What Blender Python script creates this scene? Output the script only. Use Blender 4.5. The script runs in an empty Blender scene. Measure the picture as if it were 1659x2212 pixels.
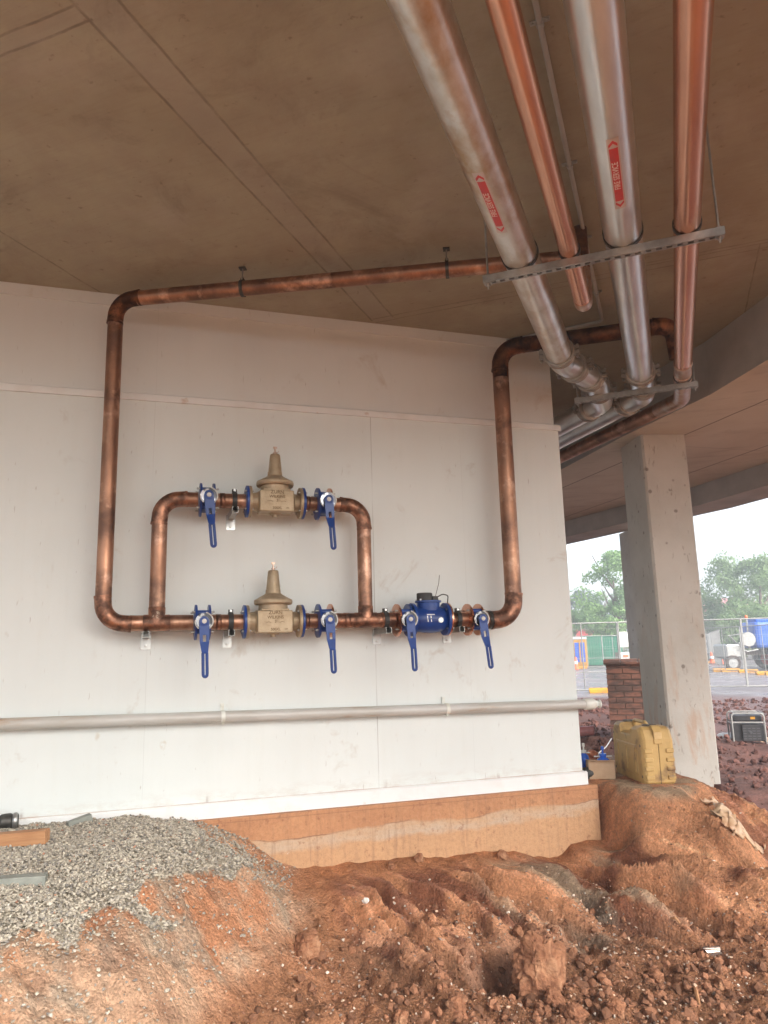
import bpy, math, random
import numpy as np
from mathutils import Vector, Matrix
random.seed(7); rng = np.random.RandomState(11)
C = bpy.context.scene
COL = C.collection
R = math.radians

# ------------------------------------------------------------------ camera
PW, PH, PF = 1659.0, 2212.0, 1598.0
pitch, roll, yaw = R(10.6), R(1.5), R(20.9)
FW = np.array([-math.sin(yaw)*math.cos(pitch), math.cos(yaw)*math.cos(pitch), math.sin(pitch)])
rt = np.array([math.cos(yaw), math.sin(yaw), 0.0]); upv = np.cross(rt, FW)
CR = rt*math.cos(roll)-upv*math.sin(roll); CU = rt*math.sin(roll)+upv*math.cos(roll)
cam_d = bpy.data.cameras.new('camera'); cam = bpy.data.objects.new('camera', cam_d); COL.objects.link(cam)
cam_d.sensor_fit = 'VERTICAL'; cam_d.sensor_height = 36; cam_d.sensor_width = 27
cam_d.lens = 36*PF/PH; cam_d.clip_end = 3000; cam_d.clip_start = 0.05
cam.matrix_world = Matrix(((CR[0], CU[0], -FW[0], 0), (CR[1], CU[1], -FW[1], 0), (CR[2], CU[2], -FW[2], 0), (0, 0, 0, 1)))
C.camera = cam
# ------------------------------------------------------------------ light
SUN_EL, SUN_AZ = R(36), R(122)
w = bpy.data.worlds.new('World'); C.world = w; w.use_nodes = True
nt = w.node_tree; bg = nt.nodes['Background']
sky = nt.nodes.new('ShaderNodeTexSky'); sky.sky_type = 'NISHITA'; sky.sun_disc = False
sky.sun_elevation = SUN_EL; sky.sun_rotation = SUN_AZ; sky.air_density = 1.0; sky.dust_density = 3.0; sky.ozone_density = 1.0
hsv = nt.nodes.new('ShaderNodeHueSaturation'); hsv.inputs['Saturation'].default_value = 0.5
nt.links.new(sky.outputs[0], hsv.inputs['Color']); nt.links.new(hsv.outputs[0], bg.inputs['Color'])
bg.inputs['Strength'].default_value = 0.15
sd = bpy.data.lights.new('sun', 'SUN'); sd.energy = 1.3; sd.angle = R(28); sd.color = (1, 0.985, 0.96)
so = bpy.data.objects.new('sun', sd); COL.objects.link(so)
sv = Vector((math.sin(SUN_AZ)*math.cos(SUN_EL), math.cos(SUN_AZ)*math.cos(SUN_EL), math.sin(SUN_EL)))
so.rotation_euler = (-sv).to_track_quat('-Z', 'Y').to_euler(); so.location = (0, -5, 20)
C.view_settings.view_transform = 'Standard'; C.view_settings.look = 'None'; C.view_settings.gamma = 1
C.view_settings.exposure = 1.66
C.render.engine = 'CYCLES'
C.cycles.max_bounces = 10; C.cycles.diffuse_bounces = 6

# ------------------------------------------------------------------ survey helpers: turn a reading in the photo into a real place
def ray(x, y): return FW + CR*(x-PW/2)/PF - CU*(y-PH/2)/PF
def PZ(x, y, z):
    r = ray(x, y); return r*z/r[2]
def PD(x, y, d): return ray(x, y)*d
WA = R(51.3); WD = np.array([math.sin(WA), math.cos(WA), 0.0]); WN = np.array([math.cos(WA), -math.sin(WA), 0.0]); WDIST = 5.3
WROT = math.pi/2-WA
def WP(u, n, z): return WD*u+WN*(n-WDIST)+np.array([0, 0, z])
def HU(x, y, n=0.22):
    r = ray(x, y); p = r*(-(WDIST-n)/(WN@r)); return float(p@WD), float(p[2])
def project(P):
    P = np.asarray(P); z = P@FW
    return PW/2+PF*(P@CR)/z, PH/2-PF*(P@CU)/z, z

# ------------------------------------------------------------------ materials
MATS = {}
def mat(name, c1, c2=None, scale=5.0, lo=0.35, hi=0.65, rough=0.6, metal=0.0, bump=0.0, bscale=40.0, detail=5, stretch=None, c3=None, s3=1.5, lo3=0.55, hi3=0.7, rvar=0.0, coat=0, spec=0.5):
    m = bpy.data.materials.new(name); m.use_nodes = True; N = m.node_tree.nodes; L = m.node_tree.links
    b = N['Principled BSDF']; b.inputs['Roughness'].default_value = rough; b.inputs['Metallic'].default_value = metal
    b.inputs['Specular IOR Level'].default_value = spec
    b.inputs['Base Color'].default_value = (*c1, 1)
    if coat: b.inputs['Coat Weight'].default_value = coat; b.inputs['Coat Roughness'].default_value = 0.15
    tc = N.new('ShaderNodeTexCoord'); mp = N.new('ShaderNodeMapping'); L.new(tc.outputs['Object'], mp.inputs['Vector'])
    if stretch: mp.inputs['Scale'].default_value = stretch
    out = None
    def nz(sc, d, lo_, hi_):
        n = N.new('ShaderNodeTexNoise'); n.inputs['Scale'].default_value = sc; n.inputs['Detail'].default_value = d; n.inputs['Roughness'].default_value = 0.6
        L.new(mp.outputs[0], n.inputs['Vector'])
        r = N.new('ShaderNodeMapRange'); r.inputs[1].default_value = lo_; r.inputs[2].default_value = hi_; L.new(n.outputs[0], r.inputs[0]); return r.outputs[0]
    if c2:
        f = nz(scale, detail, lo, hi); mx = N.new('ShaderNodeMix'); mx.data_type = 'RGBA'
        mx.inputs[6].default_value = (*c1, 1); mx.inputs[7].default_value = (*c2, 1); L.new(f, mx.inputs[0]); out = mx.outputs[2]
        if rvar:
            rr = N.new('ShaderNodeMapRange'); rr.inputs[3].default_value = rough; rr.inputs[4].default_value = rough+rvar; L.new(f, rr.inputs[0]); L.new(rr.outputs[0], b.inputs['Roughness'])
    if c3:
        f = nz(s3, 6, lo3, hi3); mx = N.new('ShaderNodeMix'); mx.data_type = 'RGBA'
        if out: L.new(out, mx.inputs[6])
        else: mx.inputs[6].default_value = (*c1, 1)
        mx.inputs[7].default_value = (*c3, 1); L.new(f, mx.inputs[0]); out = mx.outputs[2]
    if out: L.new(out, b.inputs['Base Color'])
    if bump:
        n = N.new('ShaderNodeTexNoise'); n.inputs['Scale'].default_value = bscale; n.inputs['Detail'].default_value = 6; L.new(tc.outputs['Object'], n.inputs['Vector'])
        bp = N.new('ShaderNodeBump'); bp.inputs['Strength'].default_value = bump; bp.inputs['Distance'].default_value = 0.01
        L.new(n.outputs[0], bp.inputs['Height']); L.new(bp.outputs[0], b.inputs['Normal'])
    MATS[name] = m; return m
class G:   # tiny node-graph writer
    def __init__(s, m): s.N = m.node_tree.nodes; s.L = m.node_tree.links
    def put(s, sock, v):
        if isinstance(v, (int, float)): sock.default_value = v
        elif isinstance(v, tuple): sock.default_value = (*v, 1) if len(v) == 3 and len(sock.default_value) == 4 else v
        else: s.L.new(v, sock)
    def math(s, op, a, b=0.0, c=None, clamp=False):
        n = s.N.new('ShaderNodeMath'); n.operation = op; n.use_clamp = clamp; s.put(n.inputs[0], a); s.put(n.inputs[1], b)
        if c is not None: s.put(n.inputs[2], c)
        return n.outputs[0]
    def rng(s, v, a, b, c=0.0, d=1.0):
        n = s.N.new('ShaderNodeMapRange'); s.put(n.inputs[0], v); 
        for i, q in enumerate((a, b, c, d)): s.put(n.inputs[i+1], q)
        return n.outputs[0]
    def mix(s, f, a, b):
        n = s.N.new('ShaderNodeMix'); n.data_type = 'RGBA'; s.put(n.inputs[0], f); s.put(n.inputs[6], a); s.put(n.inputs[7], b); return n.outputs[2]
    def noise(s, vec, sc, d=5, ro=0.6, dist=0.0):
        n = s.N.new('ShaderNodeTexNoise'); n.inputs['Scale'].default_value = sc; n.inputs['Detail'].default_value = d; n.inputs['Roughness'].default_value = ro
        n.inputs['Distortion'].default_value = dist; s.L.new(vec, n.inputs['Vector']); return n.outputs[0]
    def mapping(s, vec, scale, loc=(0, 0, 0)):
        n = s.N.new('ShaderNodeMapping'); n.inputs['Scale'].default_value = scale; n.inputs['Location'].default_value = loc; s.L.new(vec, n.inputs['Vector']); return n.outputs[0]
    def line(s, v, at, wd, wob=None):          # 1 on a thin line v == at
        d = s.math('SUBTRACT', v, at)
        if wob is not None: d = s.math('ADD', d, wob)
        d = s.math('ABSOLUTE', d); return s.math('SUBTRACT', 1.0, s.rng(d, wd*0.4, wd), clamp=True)
    def between(s, v, a, b): return s.math('MULTIPLY', s.math('GREATER_THAN', v, a), s.math('LESS_THAN', v, b))
    def bump(s, h, st, dist=0.01):
        n = s.N.new('ShaderNodeBump'); n.inputs['Strength'].default_value = st; n.inputs['Distance'].default_value = dist; s.L.new(h, n.inputs['Height']); return n.outputs[0]
def graph(name, rough=0.7):
    m = bpy.data.materials.new(name); m.use_nodes = True; MATS[name] = m; g = G(m); b = m.node_tree.nodes['Principled BSDF']
    b.inputs['Roughness'].default_value = rough; tc = g.N.new('ShaderNodeTexCoord').outputs['Object']
    sp = g.N.new('ShaderNodeSeparateXYZ'); g.L.new(tc, sp.inputs[0]); return m, g, b, tc, sp.outputs[0], sp.outputs[1], sp.outputs[2]

# painted wall board: object space x = along wall, z = up
def wall_mat(name, base, joints):
    m, g, b, tc, x, y, z = graph(name, 0.42)
    big = g.noise(tc, 0.9, 4); st = g.noise(g.mapping(tc, (9, 1, 0.5)), 1.6, 5)
    c = g.mix(g.rng(big, .35, .7), base, tuple(v*.93 for v in base))
    c = g.mix(g.rng(st, .5, .8, 0, .22), c, tuple(v*.86*t for v, t in zip(base, (1, .98, .93))))
    # filler spots in rows and a few brown smudges
    vo = g.N.new('ShaderNodeTexVoronoi'); vo.inputs['Scale'].default_value = 2.1; vo.inputs['Randomness'].default_value = .55; g.L.new(g.mapping(tc, (1, 0.001, .62)), vo.inputs['Vector'])
    spot = g.math('MULTIPLY', g.rng(vo.outputs[0], .055, .035), g.rng(g.noise(tc, 30, 3), .4, .62))
    c = g.mix(g.math('MULTIPLY', spot, .5), c, (.5, .42, .29))
    sm = g.noise(tc, 2.6, 7, .7, .6); c = g.mix(g.rng(sm, .61, .76, 0, .6), c, (.45, .37, .28))
    sc = g.noise(g.mapping(tc, (30, 1, 5)), 2.0, 4, .6, .3); c = g.mix(g.rng(sc, .67, .72, 0, .55), c, (.38, .34, .29))
    base_dirt = g.math('MULTIPLY', g.rng(z, -.86, -.97), g.rng(g.noise(g.mapping(tc, (3, 1, 9)), 2.2, 6, .7), .45, .7), clamp=True)
    c = g.mix(g.math('MULTIPLY', base_dirt, .4), c, (.4, .24, .15)); c = g.mix(g.math('MULTIPLY', g.line(z, -.962, .006, g.math('MULTIPLY', g.noise(tc, 9, 4), .004)), g.rng(g.noise(tc, 2.5, 4), .3, .6, .3, .9)), c, (.36, .21, .14))
    sx_ = g.noise(g.mapping(tc, (1, .001, .001)), 3.4, 4, .7); c = g.mix(g.math('MULTIPLY', g.rng(sx_, .60, .68), g.math('MULTIPLY', g.rng(z, -.90, -.955), g.rng(g.noise(tc, 24, 4), .35, .6)), clamp=True), c, (.22, .12, .085))
    jm = None
    for j, js in joints:
        q = g.line(x, j, .0045*js**.5, g.math('MULTIPLY', g.math('SUBTRACT', g.noise(tc, .8, 2), .5), .01)); q = g.math('MULTIPLY', q, js); jm = q if jm is None else g.math('MAXIMUM', jm, q)
    if jm is not None:
        jm = g.math('MULTIPLY', jm, g.rng(g.noise(g.mapping(tc, (1, 1, 1)), 1.3, 4), .35, .62, .08, .6)); c = g.mix(jm, c, (.3, .28, .25))
    g.L.new(c, b.inputs['Base Color'])
    h = g.noise(tc, 7, 4)
    g.L.new(g.bump(h, .12, .01), b.inputs['Normal']); return m
wall_mat('paint_lower', (.745, .785, .755), ((.005, .4), (1.61, 1.0), (2.36, .3))); wall_mat('paint_upper', (.72, .73, .70), ((.008, .3),)); mat('paint_trim', (.80, .81, .79), (.72, .70, .66), 4, .5, .75, rough=.45, c3=(.55, .40, .30), s3=7, lo3=.64, hi3=.76)
# ceiling concrete: world space
m, g, b, tc, x, y, z = graph('ceiling_concrete', .78)
n1 = g.noise(tc, .7, 6, .62, .4); n2 = g.noise(tc, 3.5, 6, .6); c = g.mix(g.rng(n1, .35, .68), (.385, .36, .27), (.30, .26, .18)); c = g.mix(g.rng(n2, .4, .75, 0, .55), c, (.27, .22, .17))
fib = g.noise(g.mapping(tc, (2, 26, 1)), 2.5, 4); c = g.mix(g.rng(fib, .5, .75, 0, .22), c, (.22, .18, .14))
wob = g.math('MULTIPLY', g.math('SUBTRACT', g.noise(tc, 3, 5), .5), .022)
strip = g.math('MAXIMUM', g.between(x, -2.015, -1.84), g.math('MULTIPLY', g.between(y, 1.945, 2.04), g.math('LESS_THAN', x, -2.015)))
c = g.mix(g.math('MULTIPLY', strip, .22), c, (.36, .33, .30))
ln = None
def addl(q):
    global ln
    ln = q if ln is None else g.math('MAXIMUM', ln, q)
for at in (-2.015, -1.84, -3.62): 
    q = g.line(x, at, .010, wob); addl(g.math('MULTIPLY', q, g.math('LESS_THAN', y, 5.13)) if at > -3 else q)
for at, x0, x1 in ((1.95, -6, -2.0), (2.03, -6, -2.0), (5.1, -2.0, .9), (5.17, -2.0, .9), (-1.15, -6, 6), (5.06, 0, 4)): addl(g.math('MULTIPLY', g.line(y, at, .008, wob), g.between(x, x0, x1)))
addl(g.math('MULTIPLY', g.line(x, .76, .007, wob), g.math('GREATER_THAN', y, 5.1)))
ln = g.math('MULTIPLY', ln, g.rng(g.noise(tc, 5, 5, .7),   .3, .6, .08, .55))
c = g.mix(ln, c, (.09, .07, .05))
vo = g.N.new('ShaderNodeTexVoronoi'); vo.inputs['Scale'].default_value = 1.35; g.L.new(tc, vo.inputs['Vector'])
pit = g.math('MULTIPLY', g.rng(vo.outputs[0], .075, .03), g.rng(g.noise(tc, 45, 3), .42, .56)); c = g.mix(g.math('MULTIPLY', pit, .8), c, (.09, .07, .05))
vs = g.noise(g.mapping(tc, (1, 1, 1)), 22, 4); c = g.mix(g.rng(vs, .64, .72, 0, .5), c, (.15, .11, .08)); c = g.mix(g.rng(g.noise(tc, 1.7, 7, .7, .8), .56, .74, 0, .5), c, (.16, .13, .10)); c = g.mix(g.rng(g.noise(g.mapping(tc, (1, 1, 1), (4, 2, 0)), 1.1, 6, .65), .55, .72, 0, .5), c, (.44, .40, .34))
g.L.new(c, b.inputs['Base Color']); g.L.new(g.bump(g.math('SUBTRACT', g.noise(tc, 9, 6), g.math('MULTIPLY', ln, .8)), .22, .02), b.inputs['Normal'])
# lower slab soffit
m, g, b, tc, x, y, z = graph('soffit_concrete', .75)
c = g.mix(g.rng(g.noise(tc, 1.0, 6, .6, .3), .35, .68), (.58, .52, .43), (.47, .40, .32)); c = g.mix(g.rng(g.noise(g.mapping(tc, (1, 4, 1)), 2, 6), .55, .75, 0, .5), c, (.27, .21, .17))
wob = g.math('MULTIPLY', g.math('SUBTRACT', g.noise(tc, 2, 4), .5), .02)
# joint lines of the formwork sheets, in the slab's own direction
q = g.math('ADD', g.math('MULTIPLY', x, .80), g.math('MULTIPLY', y, .60)); r = g.math('SUBTRACT', g.math('MULTIPLY', y, .80), g.math('MULTIPLY', x, .60))
ln = None
for at in (5.02, 6.22, 7.42): addl(g.line(q, at, .014, wob))
for at in (4.2, 6.6, 9.0, 11.4): addl(g.math('MULTIPLY', g.line(r, at, .006, wob), .6))
c = g.mix(g.math('MULTIPLY', ln, .8), c, (.08, .06, .045)); g.L.new(c, b.inputs['Base Color']); g.L.new(g.bump(g.noise(tc, 8, 5), .15, .02), b.inputs['Normal'])
# column / beam concrete
m, g, b, tc, x, y, z = graph('column_concrete', .72)
c = g.mix(g.rng(g.noise(tc, 1.6, 6, .6), .35, .7), (.60, .575, .52), (.48, .455, .40))
low = g.rng(z, .6, -1.0); c = g.mix(g.math('MULTIPLY', g.rng(g.noise(g.mapping(tc, (5, 5, 1.2)), 1.7, 6, .65, .4), .52, .66), g.math('MULTIPLY', low, .6)), c, (.50, .28, .15))
vo = g.N.new('ShaderNodeTexVoronoi'); vo.inputs['Scale'].default_value = 8.5; g.L.new(tc, vo.inputs['Vector'])
pit = g.math('MULTIPLY', g.rng(vo.outputs[0], .20, .12), g.rng(g.noise(tc, 6, 4), .47, .56)); c = g.mix(g.math('MULTIPLY', pit, .75), c, (.14, .11, .085))
sc = g.noise(g.mapping(tc, (12, 12, 3)), 2.4, 5, .6, .8); c = g.mix(g.rng(sc, .62, .68, 0, .6), c, (.25, .20, .15))
g.L.new(c, b.inputs['Base Color']); g.L.new(g.bump(g.noise(tc, 14, 6), .2, .015), b.inputs['Normal'])
mat('beam_concrete', (.44, .42, .39), (.34, .325, .30), 2.2, rough=.75, bump=.2, bscale=14)
# footing: stained orange, pale pour band below
m, g, b, tc, x, y, z = graph('footing_concrete', .8)
nn = g.noise(g.mapping(tc, (1, 1, 2.2)), 2.4, 7, .65, .5)
edge = g.math('ADD', z, g.math('ADD', g.math('MULTIPLY', g.math('SUBTRACT', g.noise(g.mapping(tc, (1, 1, 1)), 1.6, 5, .6), .5), .16), g.math('MULTIPLY', x, -.022)))
c = g.mix(g.rng(nn, .35, .68), (.58, .29, .14), (.46, .215, .105)); c = g.mix(g.rng(g.noise(tc, 11, 5, .7), .6, .72, 0, .6), c, (.2, .1, .06))
band = g.rng(edge, -1.235, -1.255); c2 = g.mix(g.rng(g.noise(g.mapping(tc, (1.2, 1, 5)), 2.0, 6), .4, .62), (.50, .31, .18), (.55, .45, .34))
pb = g.math('MULTIPLY', band, g.rng(g.math('ADD', edge, g.math('MULTIPLY', g.math('SUBTRACT', g.noise(tc, 5, 6, .7), .5), .10)), -1.345, -1.315)); c = g.mix(g.math('MULTIPLY', band, .6), c, (.62, .39, .21)); c = g.mix(g.math('MULTIPLY', pb, g.rng(g.noise(g.mapping(tc, (1.2, 1, 4)), 2.2, 5, .7), .35, .6, .2, .75)), c, (.56, .46, .35))
run = g.noise(g.mapping(tc, (16, 1, 1.3)), 1.6, 6, .7); c = g.mix(g.rng(run, .52, .72, 0, .5), c, (.26, .13, .075)); gr_ = g.noise(tc, 36, 6, .75); c = g.mix(g.rng(gr_, .5, .72, 0, .45), c, (.22, .12, .07)); c = g.mix(g.rng(gr_, .48, .28, 0, .3), c, (.62, .42, .27))
c = g.mix(g.math('MULTIPLY', g.math('MULTIPLY', g.line(edge, -1.243, .006), .7), g.rng(g.noise(tc, 3, 3), .4, .6)), c, (.22, .1, .055))
sc = g.noise(g.mapping(tc, (4, 1, 10), (3, 0, 0)), 2.4, 4); c = g.mix(g.rng(sc, .70, .76, 0, .8), c, (.72, .66, .58))
sp_ = g.math('MULTIPLY', g.rng(g.noise(tc, 17, 4, .7), .60, .66), .55); c = g.mix(sp_, c, (.3, .12, .06))
c = g.mix(g.math('MULTIPLY', g.line(z, -1.088, .005, wob if False else None), .45), c, (.3, .14, .08))
g.L.new(c, b.inputs['Base Color']); g.L.new(g.bump(g.noise(tc, 22, 8, .75), .7, .02), b.inputs['Normal'])

mat('copper_old', (.48, .25, .155), (.19, .105, .07), 3.4, .38, .68, rough=.36, metal=.9, rvar=.15, c3=(.72, .46, .31), s3=4.2, lo3=.55, hi3=.8, stretch=(1, 1, .6), bump=.05, bscale=60)
_m = MATS['copper_old']; g = G(_m); _b = g.N['Principled BSDF']; _src = _b.inputs['Base Color'].links[0].from_socket; _tc = g.N.new('ShaderNodeTexCoord').outputs['Object']; _sp = g.N.new('ShaderNodeSeparateXYZ'); g.L.new(_tc, _sp.inputs[0]); _k = None
for _z, _w in ((.40, .20), (.86, .16), (2.25, .30), (1.72, .07)):
    _q = g.rng(g.math('ABSOLUTE', g.math('SUBTRACT', _sp.outputs[2], _z)), _w, _w*.35); _k = _q if _k is None else g.math('MAXIMUM', _k, _q)
_n1 = g.rng(g.noise(_tc, 9, 5, .65), .40, .58); _k = g.math('MULTIPLY', _k, _n1); _c = g.mix(g.math('MULTIPLY', _k, .6), _src, (.12, .07, .055)); _h = g.math('MULTIPLY', g.rng(g.noise(g.mapping(_tc, (1, 1, 1), (7, 0, 0)), 6, 4), .56, .66), .6); _c = g.mix(_h, _c, (.80, .50, .36)); g.L.new(_c, _b.inputs['Base Color'])
mat('copper_fitting', (.48, .24, .15), (.16, .09, .065), 16, .35, .6, rough=.38, metal=1, rvar=.22, c3=(.55, .46, .36), s3=12, lo3=.64, hi3=.7)
mat('copper_dark', (.20, .085, .04), (.055, .03, .022), 9, .35, .62, rough=.45, metal=1, rvar=.2, c3=(.42, .17, .08), s3=5, lo3=.56, hi3=.66)
mat('copper_new', (.84, .46, .31), (.66, .33, .22), 2.5, .3, .75, rough=.27, metal=1, stretch=(3, .8, 3), detail=3)
mat('solder', (.62, .52, .46), (.50, .30, .20), 14, rough=.4, metal=1)
mat('galvanised', (.82, .84, .83), (.60, .61, .60), 7, .3, .72, rough=.28, metal=.86, detail=4, bump=.02, bscale=30, stretch=(1, .3, 1))
mat('galvanised_stained', (.76, .76, .73), (.60, .56, .48), 11, .42, .66, rough=.31, metal=.84, c3=(.50, .36, .22), s3=2.6, lo3=.53, hi3=.64, bump=.05, bscale=40, stretch=(1, .6, 1))
mat('cast_grey', (.42, .41, .38), (.30, .29, .265), 9, rough=.48, metal=.6, bump=.15, bscale=50)
mat('zinc', (.46, .46, .44), (.34, .335, .315), 18, rough=.42, metal=.85)
mat('zinc_bright', (.50, .50, .48), (.38, .38, .37), 20, rough=.28, metal=1)
mat('chrome', (.26, .26, .27), (.05, .05, .055), 16, .46, .54, rough=.12, metal=1)
mat('dark_steel', (.10, .095, .085), (.05, .045, .04), 20, rough=.5, metal=.7)
mat('black_rubber', (.03, .03, .03), (.05, .048, .044), 15, rough=.55)
mat('blue_enamel', (.009, .06, .29), (.007, .04, .20), 5, rough=.36, coat=.12, c3=(.06, .09, .17), s3=18, lo3=.7, hi3=.78)
mat('bronze', (.50, .40, .27), (.39, .30, .19), 10, .35, .65, rough=.5, metal=.5, bump=.25, bscale=110, c3=(.27, .20, .12), s3=5, lo3=.6, hi3=.8)
mat('bronze_letter', (.22, .15, .08), None, rough=.5, metal=.6)
mat('white_plastic', (.74, .73, .69), (.62, .59, .52), 9, rough=.4)
mat('white_paint_mark', (.86, .88, .88), None, rough=.3)
mat('pvc_grey', (.55, .54, .50), (.48, .46, .41), 3, .4, .6, rough=.3, c3=(.42, .31, .22), s3=3.0, lo3=.6, hi3=.68, stretch=(.6, 3, 3))
mat('pvc_white', (.74, .75, .68), (.60, .58, .48), 14, .5, .7, rough=.35)
mat('sticker_red', (.62, .035, .035), (.50, .04, .04), 30, rough=.35)
mat('sticker_clear', (.62, .52, .48), None, rough=.3, metal=.25)
mat('sticker_text', (.85, .72, .68), None, rough=.4)
mat('case_yellow', (.60, .40, .15), (.50, .32, .11), 7, rough=.42, c3=(.22, .13, .06), s3=6.5, lo3=.54, hi3=.68, bump=.05, bscale=60)
mat('case_dark', (.07, .06, .045), (.16, .12, .075), 20, rough=.5)
mat('cardboard', (.52, .36, .23), (.46, .31, .19), 14, rough=.85)
mat('blue_plastic', (.02, .12, .62), (.015, .09, .5), 9, rough=.25)
mat('orange_wrap', (.55, .19, .09), (.32, .1, .05), 22, rough=.35, metal=.3)
mat('purple_pipe', (.30, .12, .12), (.2, .085, .08), 9, rough=.22)
mat('timber', (.46, .24, .11), (.36, .17, .075), 6, rough=.75, stretch=(1, 14, 14), c3=(.2, .1, .06), s3=5, lo3=.62, hi3=.75)
mat('grey_block', (.20, .21, .18), (.27, .28, .24), 16, rough=.6, bump=.15, bscale=50)
mat('soil_clod', (.34, .16, .085), (.19, .08, .043), 22, rough=.95, bump=1.0, bscale=70, c3=(.46, .25, .14), s3=9, lo3=.5, hi3=.66, spec=.2)
mat('fence_metal', (.36, .355, .33), (.28, .27, .25), 3, rough=.6, metal=.3)
mat('yellow_plastic', (.60, .28, .012), (.48, .21, .015), 4, rough=.5, c3=(.28, .14, .08), s3=3, lo3=.6, hi3=.7)
mat('green_sheet', (.012, .17, .09), (.02, .22, .12), 2, rough=.5)
mat('orange_plastic', (.85, .15, .04), None, rough=.5)
mat('blue_tank', (.02, .10, .42), (.03, .13, .5), 1.5, rough=.45)
mat('red_paint', (.55, .04, .02), (.42, .03, .02), 2, rough=.45)
mat('car_white', (.66, .66, .66), (.60, .60, .6), 1, rough=.25, coat=.5)
mat('glass_dark', (.04, .05, .06), None, rough=.08)
mat('rubber_tyre', (.045, .04, .038), (.10, .07, .055), 6, rough=.85)
mat('roof_red', (.42, .05, .04), (.36, .05, .04), 3, rough=.6)
mat('roof_pink', (.55, .22, .22), (.50, .20, .20), 2, rough=.6)
mat('wall_cream', (.55, .48, .36), (.5, .44, .33), 2, rough=.8)
mat('bark', (.10, .075, .05), (.16, .12, .09), 6, rough=.9, bump=.5, bscale=12)
mat('leaf_bright', (.27, .42, .13), (.18, .31, .10), .8, rough=.55)
mat('leaf_mid', (.27, .38, .15), (.18, .27, .11), .8, rough=.55)
mat('leaf_blue', (.16, .21, .18), (.12, .16, .14), .8, rough=.55)
mat('sheet_plastic', (.60, .44, .28), (.46, .26, .14), 5, rough=.38, bump=1.0, bscale=9)
mat('foil', (.7, .62, .55), (.4, .3, .25), 12, rough=.25, metal=.9)
mat('generator_black', (.025, .025, .027), (.05, .045, .045), 12, rough=.4)
mat('generator_panel', (.12, .12, .125), None, rough=.4, metal=.5)
mat('cable_white', (.8, .8, .78), None, rough=.4)
for _n in ('leaf_bright', 'leaf_mid', 'leaf_blue'):
    _m = MATS[_n]; _N = _m.node_tree.nodes; _L = _m.node_tree.links; _b = _N['Principled BSDF']; _t = _N.new('ShaderNodeBsdfTranslucent'); _x = _N.new('ShaderNodeMixShader'); _x.inputs[0].default_value = .45
    _src = _b.inputs['Base Color'].links[0].from_socket; _L.new(_src, _t.inputs['Color']); _L.new(_b.outputs[0], _x.inputs[1]); _L.new(_t.outputs[0], _x.inputs[2]); _L.new(_x.outputs[0], _N['Material Output'].inputs['Surface'])
# brick
m, g, b, tc, x, y, z = graph('brick', .85)
c = g.mix(g.rng(g.noise(g.mapping(tc, (4.2, 4.2, 11.6)), 1.0, 2), .4, .62), (.24, .105, .07), (.10, .058, .045)); c = g.mix(g.rng(g.noise(tc, 12, 4), .5, .7, 0, .5), c, (.09, .05, .04))
g.L.new(c, b.inputs['Base Color']); g.L.new(g.bump(g.noise(tc, 30, 4), .3, .01), b.inputs['Normal'])
mat('mortar', (.12, .09, .075), (.09, .07, .06), 20, rough=.95)
def attr_mat(name, rough, noise_amt, bump, bsc, spec=.4, wet=False):
    m = bpy.data.materials.new(name); m.use_nodes = True; g = G(m); b = g.N['Principled BSDF']; b.inputs['Roughness'].default_value = rough
    b.inputs['Specular IOR Level'].default_value = spec
    at = g.N.new('ShaderNodeAttribute'); at.attribute_name = 'soil'
    tc = g.N.new('ShaderNodeTexCoord').outputs['Object']
    c = at.outputs['Color']
    if noise_amt:
        n = g.noise(tc, 26, 7, .7); n2 = g.noise(tc, 110, 4, .6)
        cells = []
        for sc_ in (62, 150):
            vv = g.N.new('ShaderNodeTexVoronoi'); vv.inputs['Scale'].default_value = sc_; g.L.new(g.mapping(tc, (1, 1, .8)), vv.inputs['Vector']); sx = g.N.new('ShaderNodeSeparateColor'); g.L.new(vv.outputs['Color'], sx.inputs[0]); cells.append((sx.outputs[0], vv.outputs[0]))
        k = g.math('ADD', g.rng(n, .3, .7, 1-noise_amt, 1+noise_amt), g.rng(n2, .3, .7, -noise_amt*.6, noise_amt*.6))
        k = g.math('ADD', k, g.rng(cells[0][0], 0, 1, -.13, .13)); k = g.math('ADD', k, g.rng(cells[1][0], 0, 1, -.12, .12))
        v = g.N.new('ShaderNodeVectorMath'); v.operation = 'SCALE'; g.L.new(c, v.inputs[0]); g.L.new(k, v.inputs['Scale']); c = v.outputs[0]
    g.L.new(c, b.inputs['Base Color'])
    if wet:
        a2 = g.N.new('ShaderNodeAttribute'); a2.attribute_name = 'wet'
        wn = g.math('MULTIPLY', a2.outputs['Fac'], g.rng(g.noise(g.mapping(tc, (.35, .35, 1)), 1.0, 3, .5), .30, .50)); g.L.new(g.rng(wn, 0, 1, rough, .25), b.inputs['Roughness'])
        g.L.new(g.rng(wn, 0, 1, .25, .8), b.inputs['Specular IOR Level'])
    if bump:
        h = g.math('ADD', g.noise(tc, bsc, 8, .72), g.math('MULTIPLY', g.noise(tc, bsc*3.7, 5, .7), .45)); h = g.math('SUBTRACT', h, g.math('MULTIPLY', cells[0][1], .35)) if noise_amt and wet else h; bn = g.bump(h, bump, .045)
        g.L.new(bn, b.inputs['Normal'])
    MATS[name] = m
attr_mat('soil', .93, .20, 1.0, 17, .2, wet=True); attr_mat('stone', .85, 0.12, 0, 60, .3)

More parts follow.
